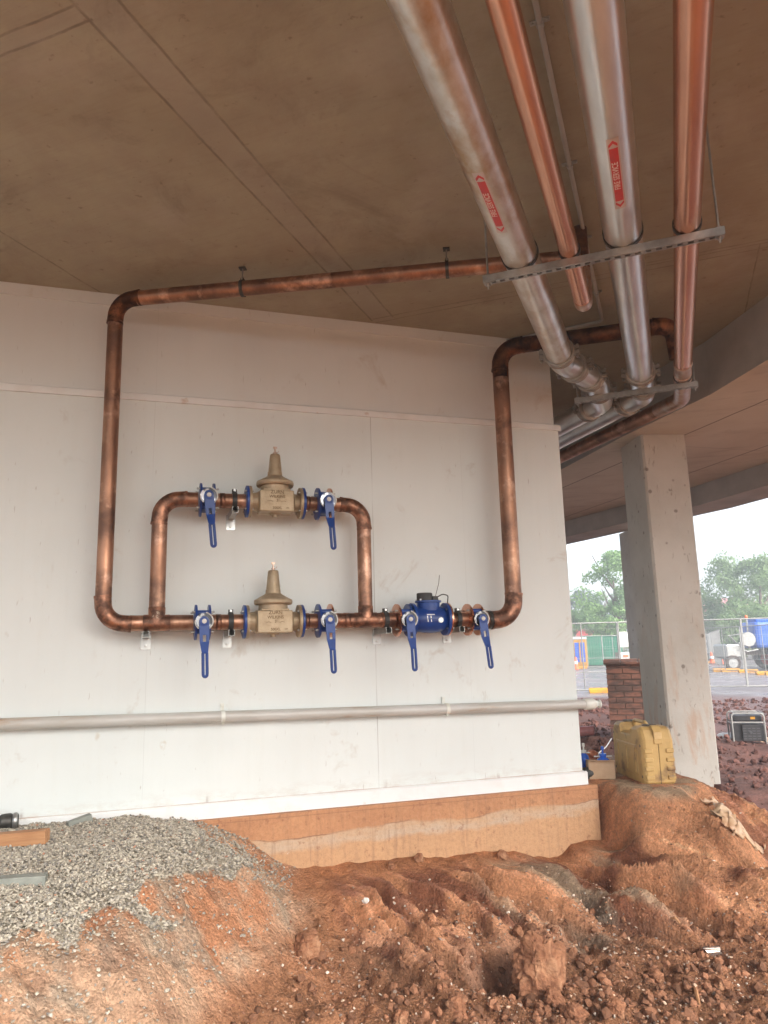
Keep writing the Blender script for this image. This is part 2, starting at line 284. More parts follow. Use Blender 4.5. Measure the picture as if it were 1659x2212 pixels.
# ------------------------------------------------------------------ object helpers
def link(o, parent=None):
    COL.objects.link(o)
    if parent is not None: o.parent = parent
    return o
def tag(o, label=None, cat=None, group=None, kind=None):
    if label: o['label'] = label
    if cat: o['category'] = cat
    if group: o['group'] = group
    if kind: o['kind'] = kind
    return o
def thing(name, loc, rot=0.0, label=None, cat=None, group=None):
    o = bpy.data.objects.new(name, None); o.empty_display_size = .1; o.location = tuple(loc)
    o.rotation_euler = rot if isinstance(rot, tuple) else (0, 0, rot); link(o); return tag(o, label, cat, group)
def copy_tree(o, parent=None):
    c = o.copy(); link(c); c.parent = parent
    for ch in o.children: copy_tree(ch, c)
    return c
class MB:
    def __init__(s): s.v = []; s.f = []; s.mi = []; s.M = Matrix.Identity(4); s.cur = 0; s.sharp = False
    def add(s, vs, fs, smooth=True):
        o = len(s.v); s.v += [tuple(s.M @ Vector(p)) for p in vs]; s.f += [tuple(i+o for i in f) for f in fs]; s.mi += [(s.cur, smooth)]*len(fs); return s
    def box(s, a, b, bev=0.0):
        x0, y0, z0 = [min(p, q) for p, q in zip(a, b)]; x1, y1, z1 = [max(p, q) for p, q in zip(a, b)]
        if bev <= 0:
            vs = [(x0, y0, z0), (x1, y0, z0), (x1, y1, z0), (x0, y1, z0), (x0, y0, z1), (x1, y0, z1), (x1, y1, z1), (x0, y1, z1)]
            return s.add(vs, [(0, 3, 2, 1), (4, 5, 6, 7), (0, 1, 5, 4), (1, 2, 6, 5), (2, 3, 7, 6), (3, 0, 4, 7)], False)
        e = min(bev, (x1-x0)/2.01, (y1-y0)/2.01, (z1-z0)/2.01)
        def lp(z, i): return [(x0+i, y0+i+e*(0), z)] 
        rings = []
        for z, i in ((z0, e), (z0+e*.3, e*.3), (z0+e, 0), (z1-e, 0), (z1-e*.3, e*.3), (z1, e)):
            k = e
            rings.append([(x0+i, y0+k+i*.4, z), (x0+k*.3+i*.8, y0+k*.3+i*.8, z), (x0+k+i*.4, y0+i, z), (x1-k-i*.4, y0+i, z), (x1-k*.3-i*.8, y0+k*.3+i*.8, z), (x1-i, y0+k+i*.4, z),
                          (x1-i, y1-k-i*.4, z), (x1-k*.3-i*.8, y1-k*.3-i*.8, z), (x1-k-i*.4, y1-i, z), (x0+k+i*.4, y1-i, z), (x0+k*.3+i*.8, y1-k*.3-i*.8, z), (x0+i, y1-k-i*.4, z)])
        return s.loft(rings, cap=True, smooth=False)
    def loft(s, rings, cap=True, smooth=True, closed=True):
        n = len(rings[0]); vs = [p for r in rings for p in r]; fs = []
        for i in range(len(rings)-1):
            for j in range(n if closed else n-1):
                k = (j+1) % n; fs.append((i*n+j, i*n+k, (i+1)*n+k, (i+1)*n+j))
        s.add(vs, fs, smooth)
        if cap: 
            if smooth: s.add(rings[0], [tuple(reversed(range(n)))], False); s.add(rings[-1], [tuple(range(n))], False)
            else: o = len(s.v)-len(vs); s.f += [tuple(o+j for j in reversed(range(n))), tuple(o+(len(rings)-1)*n+j for j in range(n))]; s.mi += [(s.cur, False)]*2
        return s
    def lathe(s, prof, axis='z', n=28, c=(0, 0, 0), smooth=False, cap=True, ph=0.0):
        """prof: list of (t along axis, r). flat-shaded ring bands keep crisp edges"""
        def pt(t, r, a):
            q, w_ = r*math.cos(a), r*math.sin(a)
            if axis == 'z': return (c[0]+q, c[1]+w_, c[2]+t)
            if axis == 'x': return (c[0]+t, c[1]+q, c[2]+w_)
            return (c[0]+w_, c[1]+t, c[2]+q)
        if smooth:
            return s.loft([[pt(t, r, 2*math.pi*j/n+ph) for j in range(n)] for t, r in prof], cap=cap)
        for (t0, r0), (t1, r1) in zip(prof[:-1], prof[1:]):
            s.loft([[pt(t, r, 2*math.pi*j/n+ph) for j in range(n)] for t, r in ((t0, r0), (t1, r1))], cap=False)
        if cap:
            for (t, r), rev in ((prof[0], True), (prof[-1], False)):
                if r > 1e-5:
                    vs = [pt(t, r, 2*math.pi*j/n+ph) for j in range(n)]; s.add(vs, [tuple(reversed(range(n))) if rev else tuple(range(n))], False)
        return s
    def tube(s, pts, r, n=20, cap=True, smooth=True):
        pts = [Vector(p) for p in pts]; rs = r if isinstance(r, (list, tuple)) else [r]*len(pts)
        tn = []
        for i in range(len(pts)):
            d = (pts[min(i+1, len(pts)-1)]-pts[max(i-1, 0)]); tn.append(d.normalized())
        a = Vector((0, 0, 1)) if abs(tn[0].z) < .9 else Vector((1, 0, 0)); nrm = (a-tn[0]*a.dot(tn[0])).normalized(); rings = []
        for i, p in enumerate(pts):
            nrm = (nrm-tn[i]*nrm.dot(tn[i])).normalized(); bi = tn[i].cross(nrm)
            rings.append([tuple(p+(nrm*math.cos(2*math.pi*j/n)+bi*math.sin(2*math.pi*j/n))*rs[i]) for j in range(n)])
        return s.loft(rings, cap=cap, smooth=smooth)
    def prism(s, poly, a, b, axis='y', smooth=False):
        n = len(poly)
        def pt(p, t):
            return (p[0], t, p[1]) if axis == 'y' else ((t, p[0], p[1]) if axis == 'x' else (p[0], p[1], t))
        return s.loft([[pt(p, a) for p in poly], [pt(p, b) for p in poly]], cap=True, smooth=smooth)
    def build(s, name, mats, parent=None, bevel=0, loc=None, rot=None, fix=True):
        me = bpy.data.meshes.new(name); me.from_pydata(s.v, [], s.f)
        mats = mats if isinstance(mats, (list, tuple)) else [mats]
        for q in mats: me.materials.append(MATS[q])
        me.polygons.foreach_set('material_index', [a for a, _ in s.mi]); me.polygons.foreach_set('use_smooth', [b_ for _, b_ in s.mi]); me.update()
        if fix:
            import bmesh as _b
            bm = _b.new(); bm.from_mesh(me); _b.ops.recalc_face_normals(bm, faces=bm.faces); bm.to_mesh(me); bm.free()
        o = bpy.data.objects.new(name, me); link(o, parent)
        if loc is not None: o.location = tuple(loc)
        if rot is not None: o.rotation_euler = rot if isinstance(rot, tuple) else (0, 0, rot)
        if bevel:
            bv = o.modifiers.new('bevel', 'BEVEL'); bv.width = bevel; bv.segments = 2; bv.limit_method = 'ANGLE'; bv.angle_limit = R(40)
        return o
def bend(pts, rad, seg=9):
    """polyline -> points with rounded corners; also returns ranges of the arcs"""
    P = [Vector(p) for p in pts]; out = [P[0]]; arcs = []
    for i in range(1, len(P)-1):
        a, b_, c = P[i-1], P[i], P[i+1]; d1 = (a-b_).normalized(); d2 = (c-b_).normalized(); ang = d1.angle(d2); r = rad[i-1] if isinstance(rad, list) else rad
        t = r/math.tan(ang/2); p1 = b_+d1*t; bis = (d1+d2).normalized(); cc = b_+bis*(r/math.sin(ang/2)); v1 = p1-cc; v2 = (b_+d2*t)-cc; tot = v1.angle(v2); ax = v1.cross(v2).normalized()
        arc = [cc+Matrix.Rotation(tot*k/seg, 3, ax) @ v1 for k in range(seg+1)]; arcs.append(arc); out += arc
    out.append(P[-1]); return out, arcs
def text_mesh(txt, size, spacing=1.0):
    cu = bpy.data.curves.new('t', 'FONT'); cu.body = txt; cu.size = size; cu.align_x = 'CENTER'; cu.align_y = 'CENTER'; cu.space_character = spacing; cu.resolution_u = 3; cu.offset = size*.012
    o = bpy.data.objects.new('t', cu); COL.objects.link(o); dg = bpy.context.evaluated_depsgraph_get(); me = bpy.data.meshes.new_from_object(o.evaluated_get(dg))
    v = [tuple(p.co) for p in me.vertices]; f = [tuple(p.vertices) for p in me.polygons]; bpy.data.objects.remove(o); bpy.data.curves.remove(cu); bpy.data.meshes.remove(me); return v, f
def rock_mesh(name, rad, matn, seed, sub=4, squash=(1, 1, .75), rough=.28, parent=None, cuts=0):
    import bmesh as _b
    from mathutils import noise as mn
    bm = _b.new(); _b.ops.create_icosphere(bm, subdivisions=sub, radius=1)
    pl = [(Vector(q).normalized(), dd) for q, dd in (((.2, .5, .9), .78), ((-.8, .2, .55), .72), ((.9, -.1, .35), .70), ((-.3, -.95, .2), .66), ((.55, -.75, .1), .70), ((-.9, -.3, -.1), .74), ((.1, .9, -.2), .7))][:cuts]
    for v in bm.verts:
        for nn_, dd in pl:
            e = v.co.dot(nn_)-dd
            if e > 0: v.co -= nn_*e*.92
        p = v.co.copy(); k = 1+rough*(mn.noise(p*1.3+Vector((seed, 0, 0)))*1.6+mn.noise(p*3.4+Vector((0, seed, 0)))*.7+mn.noise(p*8+Vector((0, 0, seed)))*.35+mn.noise(p*19)*.22+mn.noise(p*41)*.13)
        q = Vector([round(c*2.4)/2.4 for c in p]); p = p.lerp(q, .28)
        v.co = Vector((p.x*k*rad*squash[0], p.y*k*rad*squash[1], p.z*k*rad*squash[2]))
    me = bpy.data.meshes.new(name); bm.to_mesh(me); bm.free(); me.materials.append(MATS[matn])
    for p in me.polygons: p.use_smooth = sub > 3
    o = bpy.data.objects.new(name, me); return link(o, parent)

# ------------------------------------------------------------------ numpy noise
_perm = rng.permutation(512)
def vnoise(x, y):
    xi = np.floor(x).astype(int); yi = np.floor(y).astype(int); xf = x-xi; yf = y-yi
    def h(a, b_): return _perm[(_perm[a & 511]+b_) & 511]*(2*math.pi/512)
    def gd(a, b_, dx, dy): t = h(a, b_); return np.cos(t)*dx+np.sin(t)*dy
    u = xf*xf*xf*(xf*(xf*6-15)+10); v = yf*yf*yf*(yf*(yf*6-15)+10)
    n0 = gd(xi, yi, xf, yf)*(1-u)+gd(xi+1, yi, xf-1, yf)*u; n1 = gd(xi, yi+1, xf, yf-1)*(1-u)+gd(xi+1, yi+1, xf-1, yf-1)*u
    return (n0*(1-v)+n1*v)*1.5
def fbm(x, y, o=4, g_=.5, l=2.05):
    s = 0; a = 1
    for i in range(o): s = s+a*vnoise(x+17.3*i, y-9.1*i); x = x*l; y = y*l; a *= g_
    return s
def sstep(a, b_, x): t = np.clip((x-a)/(b_-a), 0, 1); return t*t*(3-2*t)

# ------------------------------------------------------------------ terrain heights from surveyed points
CP = [(0,1800,-1.0),(120,1795,-1.0),(220,1785,-.985),(330,1790,-1.0),(400,1795,-1.03),(460,1830,-1.10),(520,1865,-1.18),(300,1900,-1.08),(120,1890,-1.05),(0,1950,-1.08),(120,2000,-1.14),(0,2100,-1.2),(0,2212,-1.3),
 (200,2212,-1.4),(300,2100,-1.3),(230,2000,-1.18),(400,1950,-1.22),(500,1950,-1.33),(560,1900,-1.32),(590,1960,-1.42),(480,2100,-1.5),(400,2212,-1.54),(620,1890,-1.42),(650,2050,-1.63),(560,2180,-1.66),(700,2212,-1.72),
 (760,1880,-1.43),(780,1960,-1.58),(900,1843,-1.40),(900,1940,-1.57),(900,2030,-1.70),(900,2130,-1.75),(900,2212,-1.76),(1050,1853,-1.45),(1000,1900,-1.5),(1100,1960,-1.63),(1200,2000,-1.73),(1180,1850,-1.44),(1200,2100,-1.78),(1300,2212,-1.8),
 (1310,1850,-1.50),(1300,1920,-1.60),(1380,1990,-1.68),(1500,2000,-1.71),(1500,2100,-1.76),(1659,2212,-1.8),(1659,2050,-1.74),(1659,1930,-1.66),(1310,1700,-1.07),(1394,1700,-1.06),(1323,1668,-1.06),(1453,1690,-1.06),(1270,1700,-1.05),
 (1330,1775,-1.33),(1350,1760,-1.26),(1450,1760,-1.24),(1400,1850,-1.43),(1500,1850,-1.42),(1570,1900,-1.52),(1500,1930,-1.55),(1600,1870,-1.48),(1480,1690,-1.09),(1530,1735,-1.19),(1600,1800,-1.31),(1659,1855,-1.40),
 (1280,1640,-1.1),(1265,1600,-1.2),(1320,1600,-1.22),(1300,1545,-1.42)]
XY = [tuple(PZ(a, b_, z)[:2])+(z,) for a, b_, z in CP]
XY += [(.35, 7.7, -1.42), (.3, 8.1, -1.5), (.75, 8.0, -1.85), (1.1, 7.6, -1.75), (1.0, 8.8, -1.98), (.5, 9.0, -1.95), (1.7, 8.6, -1.95), (1.2, 10.4, -1.78), (.7, 11.0, -1.72), (1.8, 10.8, -1.76), (.2, 10.5, -1.68), (.9, 13.0, -1.74), (1.8, 12.5, -1.74), (-.4, 9.4, -1.4), (-1.0, 9.0, -1.35), (-1.5, 11, -1.45), (-.5, 12, -1.45), (2.2, 7.0, -1.6), (2.8, 5.5, -1.7), (3.5, 8, -1.7), (0, 14, -1.5),
       (0, 0, -1.66), (-2.0, 0, -1.6), (2, 1.5, -1.75), (-3.6, 1, -1.3), (-5, 2.6, -1.1), (-5.5, 0, -1.3), (-2, -2.5, -1.6), (1, -2, -1.65), (3, -1, -1.6), (-1.8, 8.5, -1.25), (-3, 6.5, -1.2), (4, 3, -1.7), (5, 6, -1.6), (-1.5, 16, -1.5), (3, 16, -1.5), (-5, 9, -1.3), (6, 12, -1.5)]
for u, z in ((-1, -1.0), (-.4, -1.0), (0, -1.01), (.27, -1.05), (.5, -1.13), (.75, -1.26), (.95, -1.39), (1.2, -1.42), (1.6, -1.43), (2.1, -1.47), (2.6, -1.47), (3.1, -1.47)):
    p = WP(u, .08, z); XY.append((p[0], p[1], z))
for u, n, z in ((3.30, .12, -1.47), (3.15, .25, -1.5), (3.40, .08, -1.25), (3.42, -.1, -1.12), (3.9, -.4, -1.07), (3.6, -.6, -1.06), (4.1, -1.0, -1.07)):
    p = WP(u, n, z); XY.append((p[0], p[1], z))
for q in (PD(1586, 1606, 12.4), PD(1650, 1612, 12.2), PD(1600, 1600, 13.2), PD(1590, 1625, 11.6)): XY.append(tuple(q))
XY = np.array(XY)
def tps_fit(P, lam=.004):
    n = len(P); d = np.linalg.norm(P[:, None, :2]-P[None, :, :2], axis=2); K = np.where(d > 0, d*d*np.log(d+1e-9), 0)+lam*np.eye(n); Q = np.hstack([np.ones((n, 1)), P[:, :2]])
    A = np.block([[K, Q], [Q.T, np.zeros((3, 3))]]); return np.linalg.solve(A, np.concatenate([P[:, 2], np.zeros(3)]))
TW = tps_fit(XY)
def tps(x, y):
    out = np.empty_like(x)
    for i in range(0, len(x), 20000):
        xs, ys = x[i:i+20000], y[i:i+20000]; d = np.sqrt((xs[:, None]-XY[None, :, 0])**2+(ys[:, None]-XY[None, :, 1])**2)
        out[i:i+20000] = (np.where(d > 0, d*d*np.log(d+1e-9), 0))@TW[:-3]+TW[-3]+TW[-2]*xs+TW[-1]*ys
    return out
def worley(x, y, seed=0):
    xi = np.floor(x).astype(int); yi = np.floor(y).astype(int); best = np.full(x.shape, 9.); b2 = np.full(x.shape, 9.); val = np.zeros(x.shape)
    for dx_ in (-1, 0, 1):
        for dy_ in (-1, 0, 1):
            cx, cy = xi+dx_, yi+dy_; h1 = _perm[(_perm[(cx+seed) & 511]+cy) & 511]/512.; h2 = _perm[(_perm[(cy+seed+77) & 511]+cx) & 511]/512.; d = np.hypot(cx+h1-x, cy+h2-y)
            b2 = np.where(d < best, best, np.minimum(b2, d)); val = np.where(d < best, h2, val); best = np.minimum(best, d)
    return best, b2-best, val
def inpoly(px, py, poly):
    ins = np.zeros(px.shape, bool); n = len(poly)
    for i in range(n):
        x0, y0 = poly[i]; x1, y1 = poly[(i+1) % n]; c = ((y0 > py) != (y1 > py)) & (px < (x1-x0)*(py-y0)/(y1-y0+1e-9)+x0); ins ^= c
    return ins
GRAVEL = [(-200,1760),(420,1775),(480,1820),(545,1862),(520,1900),(430,1885),(330,1905),(300,1945),(380,2000),(340,2010),(240,1960),(170,2000),(140,2060),(60,2010),(-60,2090),(-200,2050)]
def wall_un(x, y): return x*WD[0]+y*WD[1], x*WN[0]+y*WN[1]+WDIST
HOLES = [tuple(PZ(1055, 2085, -1.72)[:2])+(.13, .26), tuple(PZ(1095, 2062, -1.72)[:2])+(.09, .18), tuple(PZ(1110, 2120, -1.75)[:2])+(.10, .07), tuple(PZ(1440, 2085, -1.72)[:2])+(.09, .07), tuple(PZ(1620, 2110, -1.72)[:2])+(.10, .05), tuple(PZ(900, 2170, -1.75)[:2])+(.13, .05), tuple(PZ(640, 2030, -1.6)[:2])+(.10, .05), tuple(PZ(1350, 1775, -1.27)[:2])+(.07, .05)]
def height(x, y):
    x = np.asarray(x, float); y = np.asarray(y, float)
    u, n = wall_un(x, y); d = np.sqrt((x+.5)**2+(y-5)**2)
    base = np.clip(tps(np.clip(x, -5, 6), np.clip(y, -2.5, 16)), -2.15, -.96)
    far = -1.42+.02*fbm(x*.4, y*.4, 3); k = sstep(10, 17, d); z = base*(1-k)+far*k
    near = 1-sstep(7, 14, d)
    z = z+near*(.022*fbm(x*2.3, y*2.3, 4)+.010*fbm(x*9, y*9, 4, .6))
    # bank face: run-off ridges down the slope in front of the footing and at the right bank
    band = sstep(.12, .4, n)*(1-sstep(1.0, 1.45, n))*sstep(1.0, 1.5, u)*(1-sstep(3.3, 3.7, u))
    s = u-.55*n+.12*fbm(u*2, n*2, 2)
    rid = np.abs(vnoise(s*4.3, n*.5+3))-.28; z = z-band*.26*rid; z = z-band*.07*(np.abs(vnoise(s*9.5+4, n*.9))-.25)+band*.02*vnoise(s*21, n*3)
    bl = (1-sstep(.6, 1.1, u))*sstep(0.2, .45, u)*sstep(.5, .9, n)*(1-sstep(2.6, 3.2, n)); s2 = n-.35*u+.1*fbm(u*2, n*2, 2); z = z-bl*.11*(np.abs(vnoise(s2*2.6+5, u*1.1))-.25)
    band2 = sstep(3.35, 3.6, u)*(1-sstep(4.9, 5.4, u))*sstep(-.1, .25, n)*(1-sstep(1.0, 1.4, n)); z = z-band2*.23*(np.abs(vnoise(s*4.4+9, n*.5))-.25)-band2*.04*(np.abs(vnoise(s*10, n*.9))-.25)
    # rough tilled ground of the pit floor
    fl = sstep(-1.5, -1.68, z)*near*sstep(.3, .8, n); z = z+fl*(.030*np.maximum(fbm(x*5, y*5, 4, .6), -.5)+.018*np.abs(fbm(x*14, y*14, 3, .6)))
    mud = sstep(7.6, 8.4, y)*(1-sstep(15, 19, y)); z = z+mud*(.06*fbm(x*1.6, y*1.6, 4, .6)+.03*np.abs(fbm(x*6, y*6, 3, .6)))
    for (hx, hy, hr, hd) in HOLES: z = z-hd*np.exp(-((x-hx)**2+(y-hy)**2)/(hr*hr))
    bank = sstep(-1.04, -1.1, z)*sstep(-1.72, -1.6, z)*near*sstep(.25, .5, n+.5*sstep(3.35, 3.5, u)); rg = 1-np.abs(fbm(s*5.2+3, n*2.2, 3, .55)); z = z+bank*(.035*(rg-.75)+.012*fbm(x*16, y*16, 3, .65)+.011*fbm(x*6+2, y*6, 3, .6))
    soft = near*(.45+.55*sstep(-1.5, -1.64, z))*sstep(-1.05, -1.12, z)*sstep(.18, .4, n+.6*sstep(3.35, 3.5, u))
    wx, wy = x+.03*fbm(x*9, y*9, 2), y+.03*fbm(x*9+5, y*9, 2)
    for fq, am in ((6.5, .050), (14, .030), (31, .014)):
        f1, e_, hv = worley(wx*fq, wy*fq, int(fq)); z = z+soft*am*(hv-.45)*sstep(0, .22, e_)*(.35+.65*sstep(-.2, .35, fbm(x*1.3+fq, y*1.3, 2)))
    m_ = sstep(3.42, 3.36, u)*sstep(.55, .2, n)*sstep(-.2, 0, n)*sstep(1.0, 1.3, u); z = z*(1-m_)+np.minimum(z, -1.425-.035*sstep(1.2, 3.2, u)+.02*fbm(x*5, y*5, 3)-.25*np.maximum(n-.06, 0))*m_
    pc = 1-sstep(.34, .56, np.sqrt((x+.35)**2+(y-6.45)**2)); pc = pc*sstep(3.37, 3.5, u); z = z*(1-pc)+(-1.065+.008*fbm(x*9, y*9, 3))*pc
    # footing side: keep soil tidy along its face, none through the wall board
    return z
def road_mask(x, y):   # road of the site, between the two fences
    P = np.stack([x, y, np.full_like(x, -1.42)], -1); px, py, dz = project(P); return (dz > 1)*sstep(1492, 1484, py+.06*(1240-px)*0-(px-1240)*.045)
def ramp(a, na, v=None): return a
def build_terrain():
    def axis(lo, hi, step, far):
        a = list(np.arange(lo, hi, step)); s = step; v = hi
        up = []
        while v < far: up.append(v); s *= 1.13; v += s
        up.append(far); s = step; v = lo; dn = []
        while v > -far: s *= 1.13; v -= s; dn.append(v)
        return np.array(dn[::-1]+a+up)
    U = axis(-1.4, 4.9, .0165, 270); Nn = axis(-3.9, 3.2, .0165, 270)
    uu, nn_ = np.meshgrid(U, Nn); uf, nf = uu.ravel(), nn_.ravel()
    x = WD[0]*uf+WN[0]*(nf-WDIST); y = WD[1]*uf+WN[1]*(nf-WDIST); z = height(x, y)
    nu, nv = len(U), len(Nn); ii = (np.arange(nv-1)[:, None]*nu+np.arange(nu-1)[None, :]).ravel()
    F = np.stack([ii, ii+nu, ii+nu+1, ii+1], 1)
    me = bpy.data.meshes.new('ground'); me.vertices.add(len(x)); me.vertices.foreach_set('co', np.stack([x, y, z], 1).ravel().astype(np.float32))
    me.loops.add(F.size); me.loops.foreach_set('vertex_index', F.ravel().astype(np.int32)); me.polygons.add(len(F)); me.polygons.foreach_set('loop_start', np.arange(0, F.size, 4, dtype=np.int32))
    me.polygons.foreach_set('loop_total', np.full(len(F), 4, np.int32)) if False else None
    me.update(calc_edges=True)
    me.polygons.foreach_set('use_smooth', np.ones(len(F), bool))
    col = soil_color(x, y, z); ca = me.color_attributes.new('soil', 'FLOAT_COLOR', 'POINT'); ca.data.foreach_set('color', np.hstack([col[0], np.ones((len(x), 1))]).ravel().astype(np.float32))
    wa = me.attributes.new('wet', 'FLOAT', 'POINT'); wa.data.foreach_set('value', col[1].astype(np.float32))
    me.materials.append(MATS['soil']); o = bpy.data.objects.new('ground', me); link(o); tag(o, kind='structure'); return o
ORANGE = np.array((.62, .285, .145)); PALE = np.array((.66, .41, .26)); BROWN = np.array((.355, .165, .082)); DARK = np.array((.15, .062, .036)); GREY = np.array((.40, .335, .25)); MUD = np.array((.175, .078, .058)); ROAD = np.array((.24, .21, .21)); GREEN = np.array((.36, .32, .24))
def soil_color(x, y, z):
    u, n = wall_un(x, y); P = np.stack([x, y, z], -1); px, py, dz = project(P); ok = dz > .5; px = np.where(ok, px, -999); py = np.where(ok, py, 9999)
    n1 = fbm(x*1.1, y*1.1, 5, .6); n2 = fbm(x*4, y*4, 4, .6); n3 = fbm(x*14, y*14, 3, .6)
    def mx(a, b_, t): return a*(1-t[:, None])+b_*t[:, None]
    c = mx(np.tile(BROWN, (len(x), 1)), np.tile((ORANGE+BROWN)/2, (len(x), 1)), sstep(-.3, .5, n1+.5*n2))
    left = sstep(1.25, .75, u)*sstep(-1.62, -1.5, z)                       # left bank: bright orange clay with pale dust
    c = mx(c, mx(np.tile(ORANGE, (len(x), 1)), np.tile(PALE, (len(x), 1)), sstep(-.35, .35, n1*.8+.4*n2)), left)
    c = mx(c, np.tile(GREY*1.1, (len(x), 1)), left*sstep(.1, .6, n2*.6+.5*fbm(x*1.7+4, y*1.7, 3))*.6)
    c = mx(c, np.tile(DARK*1.4, (len(x), 1)), left*sstep(.3, .6, fbm(x*2.3+9, y*2.3-4, 4, .6))*.35)
    rb = sstep(3.2, 3.5, u)*sstep(-1.72, -1.55, z)*sstep(-.5, -.1, n)                          # right bank pinkish orange
    c = mx(c, mx(np.tile(np.array((.58, .30, .17)), (len(x), 1)), np.tile(np.array((.36, .165, .10)), (len(x), 1)), sstep(-.2, .4, n1+.6*n2)), rb)
    top = sstep(-1.16, -1.08, z)*sstep(3.25, 3.4, u); c = mx(c, np.tile(np.array((.40, .30, .21)), (len(x), 1)), top*sstep(-.4, .2, n2))
    face = sstep(.1, .3, n)*sstep(1.3, .9, n)*sstep(1.05, 1.3, u)*sstep(3.6, 3.3, u)        # middle bank
    s = u-.55*n
    c = mx(c, np.tile(np.array((.52, .26, .145)), (len(x), 1)), face*.8); c = mx(c, np.tile(np.array((.24, .10, .058)), (len(x), 1)), face*sstep(.0, .4, fbm(s*2.6, n*1.4, 4, .6)))
    c = mx(c, np.tile(GREEN, (len(x), 1)), face*sstep(2.0, 2.35, u)*sstep(-.05, .5, fbm(s*5, n*1.0+7, 4, .6))*sstep(3.55, 3.2, u)*.6)
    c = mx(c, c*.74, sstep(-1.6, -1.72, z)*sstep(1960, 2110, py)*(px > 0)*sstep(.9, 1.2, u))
    gr = inpoly(px+25*fbm(x*5, y*5, 3), py+12*fbm(x*5+3, y*5, 3), GRAVEL)&(n > -.1)&(n < 3)&(u < 1.2); c = np.where(gr[:, None], np.array((.40, .345, .26))*(1+.2*n3[:, None]), c)
    m_ = sstep(7.2, 8.2, y)*sstep(-.9, -1.2, z); c = mx(c, mx(np.tile(MUD, (len(x), 1)), np.tile(MUD*.55, (len(x), 1)), sstep(-.1, .45, n1+.6*n2)), m_)
    c = mx(c, np.tile(np.array((.30, .24, .17)), (len(x), 1)), sstep(.9, 1.2, -x)*0+m_*sstep(9.8, 9.0, y)*sstep(-.1, -.6, x)*.8)
    back = sstep(5.0, 9.0, np.sqrt(x*x+y*y))*sstep(1.5, -.5, y); c = mx(c, np.tile(np.array((.20, .165, .125)), (len(x), 1)), back)  # unseen ground behind the camera, coloured tan to tint the bounced light
    rd = sstep(21.4, 22.6, np.sqrt(x*x+y*y)+.5*n1)*sstep(2, 8, y); c = mx(c, np.tile(ROAD, (len(x), 1))*(1+.12*n1[:, None]), rd)
    vergew = sstep(33, 35, dz)*sstep(41, 39, dz)*sstep(-.3, .3, x-1.0); c = mx(c, np.tile(np.array((.16, .15, .14)), (len(x), 1)), vergew*.8)
    gb = sstep(75, 85, dz); c = mx(c, np.tile(np.array((.10, .13, .06)), (len(x), 1)), gb)
    wet = np.clip(rd+m_*.55*sstep(13, 20, y)+m_*.25, 0, 1)*(1-gb)
    rdg = np.abs(vnoise((u-.55*n+.12*fbm(u*2, n*2, 2))*4.3, n*.5+3)); bk2 = sstep(1.1, 1.4, u)*sstep(.1, .3, n)*(1-sstep(1.1, 1.5, n)); c = mx(c, np.clip(c*1.3+.05, 0, .75), bk2*sstep(.16, .02, rdg)*.85); c = mx(c, c*.72, bk2*sstep(.25, .5, rdg)*.7)  # dusty, lit crests paled; shade in the run-off grooves painted into the soil colour
    mid = sstep(.95, 1.2, u)*sstep(-1.74, -1.6, z)*(y < 7); c = mx(c, np.clip(c*np.array((1.22, 1.12, 1.0)), 0, .8), mid)
    c = c*(1+.10*n3[:, None]); return np.clip(c, .01, .9), wet
build_terrain()

# ------------------------------------------------------------------ building shell
CZ = 2.58; SZ = 2.10
def curve_pts():  # front edge of the lower slab, surveyed (x, y)
    return [(4.5, 1.2), (2.9, 3.0), (1.9, 4.35), (.9, 5.95), (.48, 6.72), (-.33, 7.78), (-1.12, 8.96), (-2.4, 10.9), (-4.5, 14)]
edge = curve_pts()
mb = MB()
poly = [(p[0], p[1]) for p in edge]+[(-9, 14)]
bk = -0.2                                                            # rear edge of the slab, behind the camera
r1 = WP(-9, WDIST+bk, 0); r2 = WP(4.6, WDIST+bk, 0)
poly = [(r2[0], r2[1])]+poly+[(r1[0]-3, r1[1])]
mb.prism(poly, CZ, CZ+.35, axis='z'); o = mb.build('ceiling', 'ceiling_concrete'); tag(o, kind='structure')
# lower slab with its upstand face toward us, out to the far edge beam
far = [(5.2, 4.3), (2.35, 8.1), (1.23, 9.72), (.43, 10.82), (-.53, 11.76), (-1.60, 12.85), (-3.4, 14.6), (-6, 17)]
mb = MB(); mb.prism(edge+far[::-1], SZ, CZ+.35, axis='z'); o = mb.build('lower_slab', ['soffit_concrete', 'beam_concrete'], fix=True); tag(o, kind='structure')
for p in o.data.polygons:
    if abs(p.normal.z) < .5: p.material_index = 1
mb = MB()
def off(pl, d):
    out = []
    for i, p in enumerate(pl):
        a = Vector(pl[max(0, i-1)]); c = Vector(pl[min(len(pl)-1, i+1)]); t = (c-a).normalized(); out.append((p[0]+t.y*d, p[1]-t.x*d))
    return out
bo = off(far, .62)
mb.prism(off(far, .002)+bo[::-1], 1.83, CZ+.35, axis='z'); o = mb.build('edge_beam', 'beam_concrete'); tag(o, 'grey concrete beam along the outer edge of the lower slab above the site', 'beam')

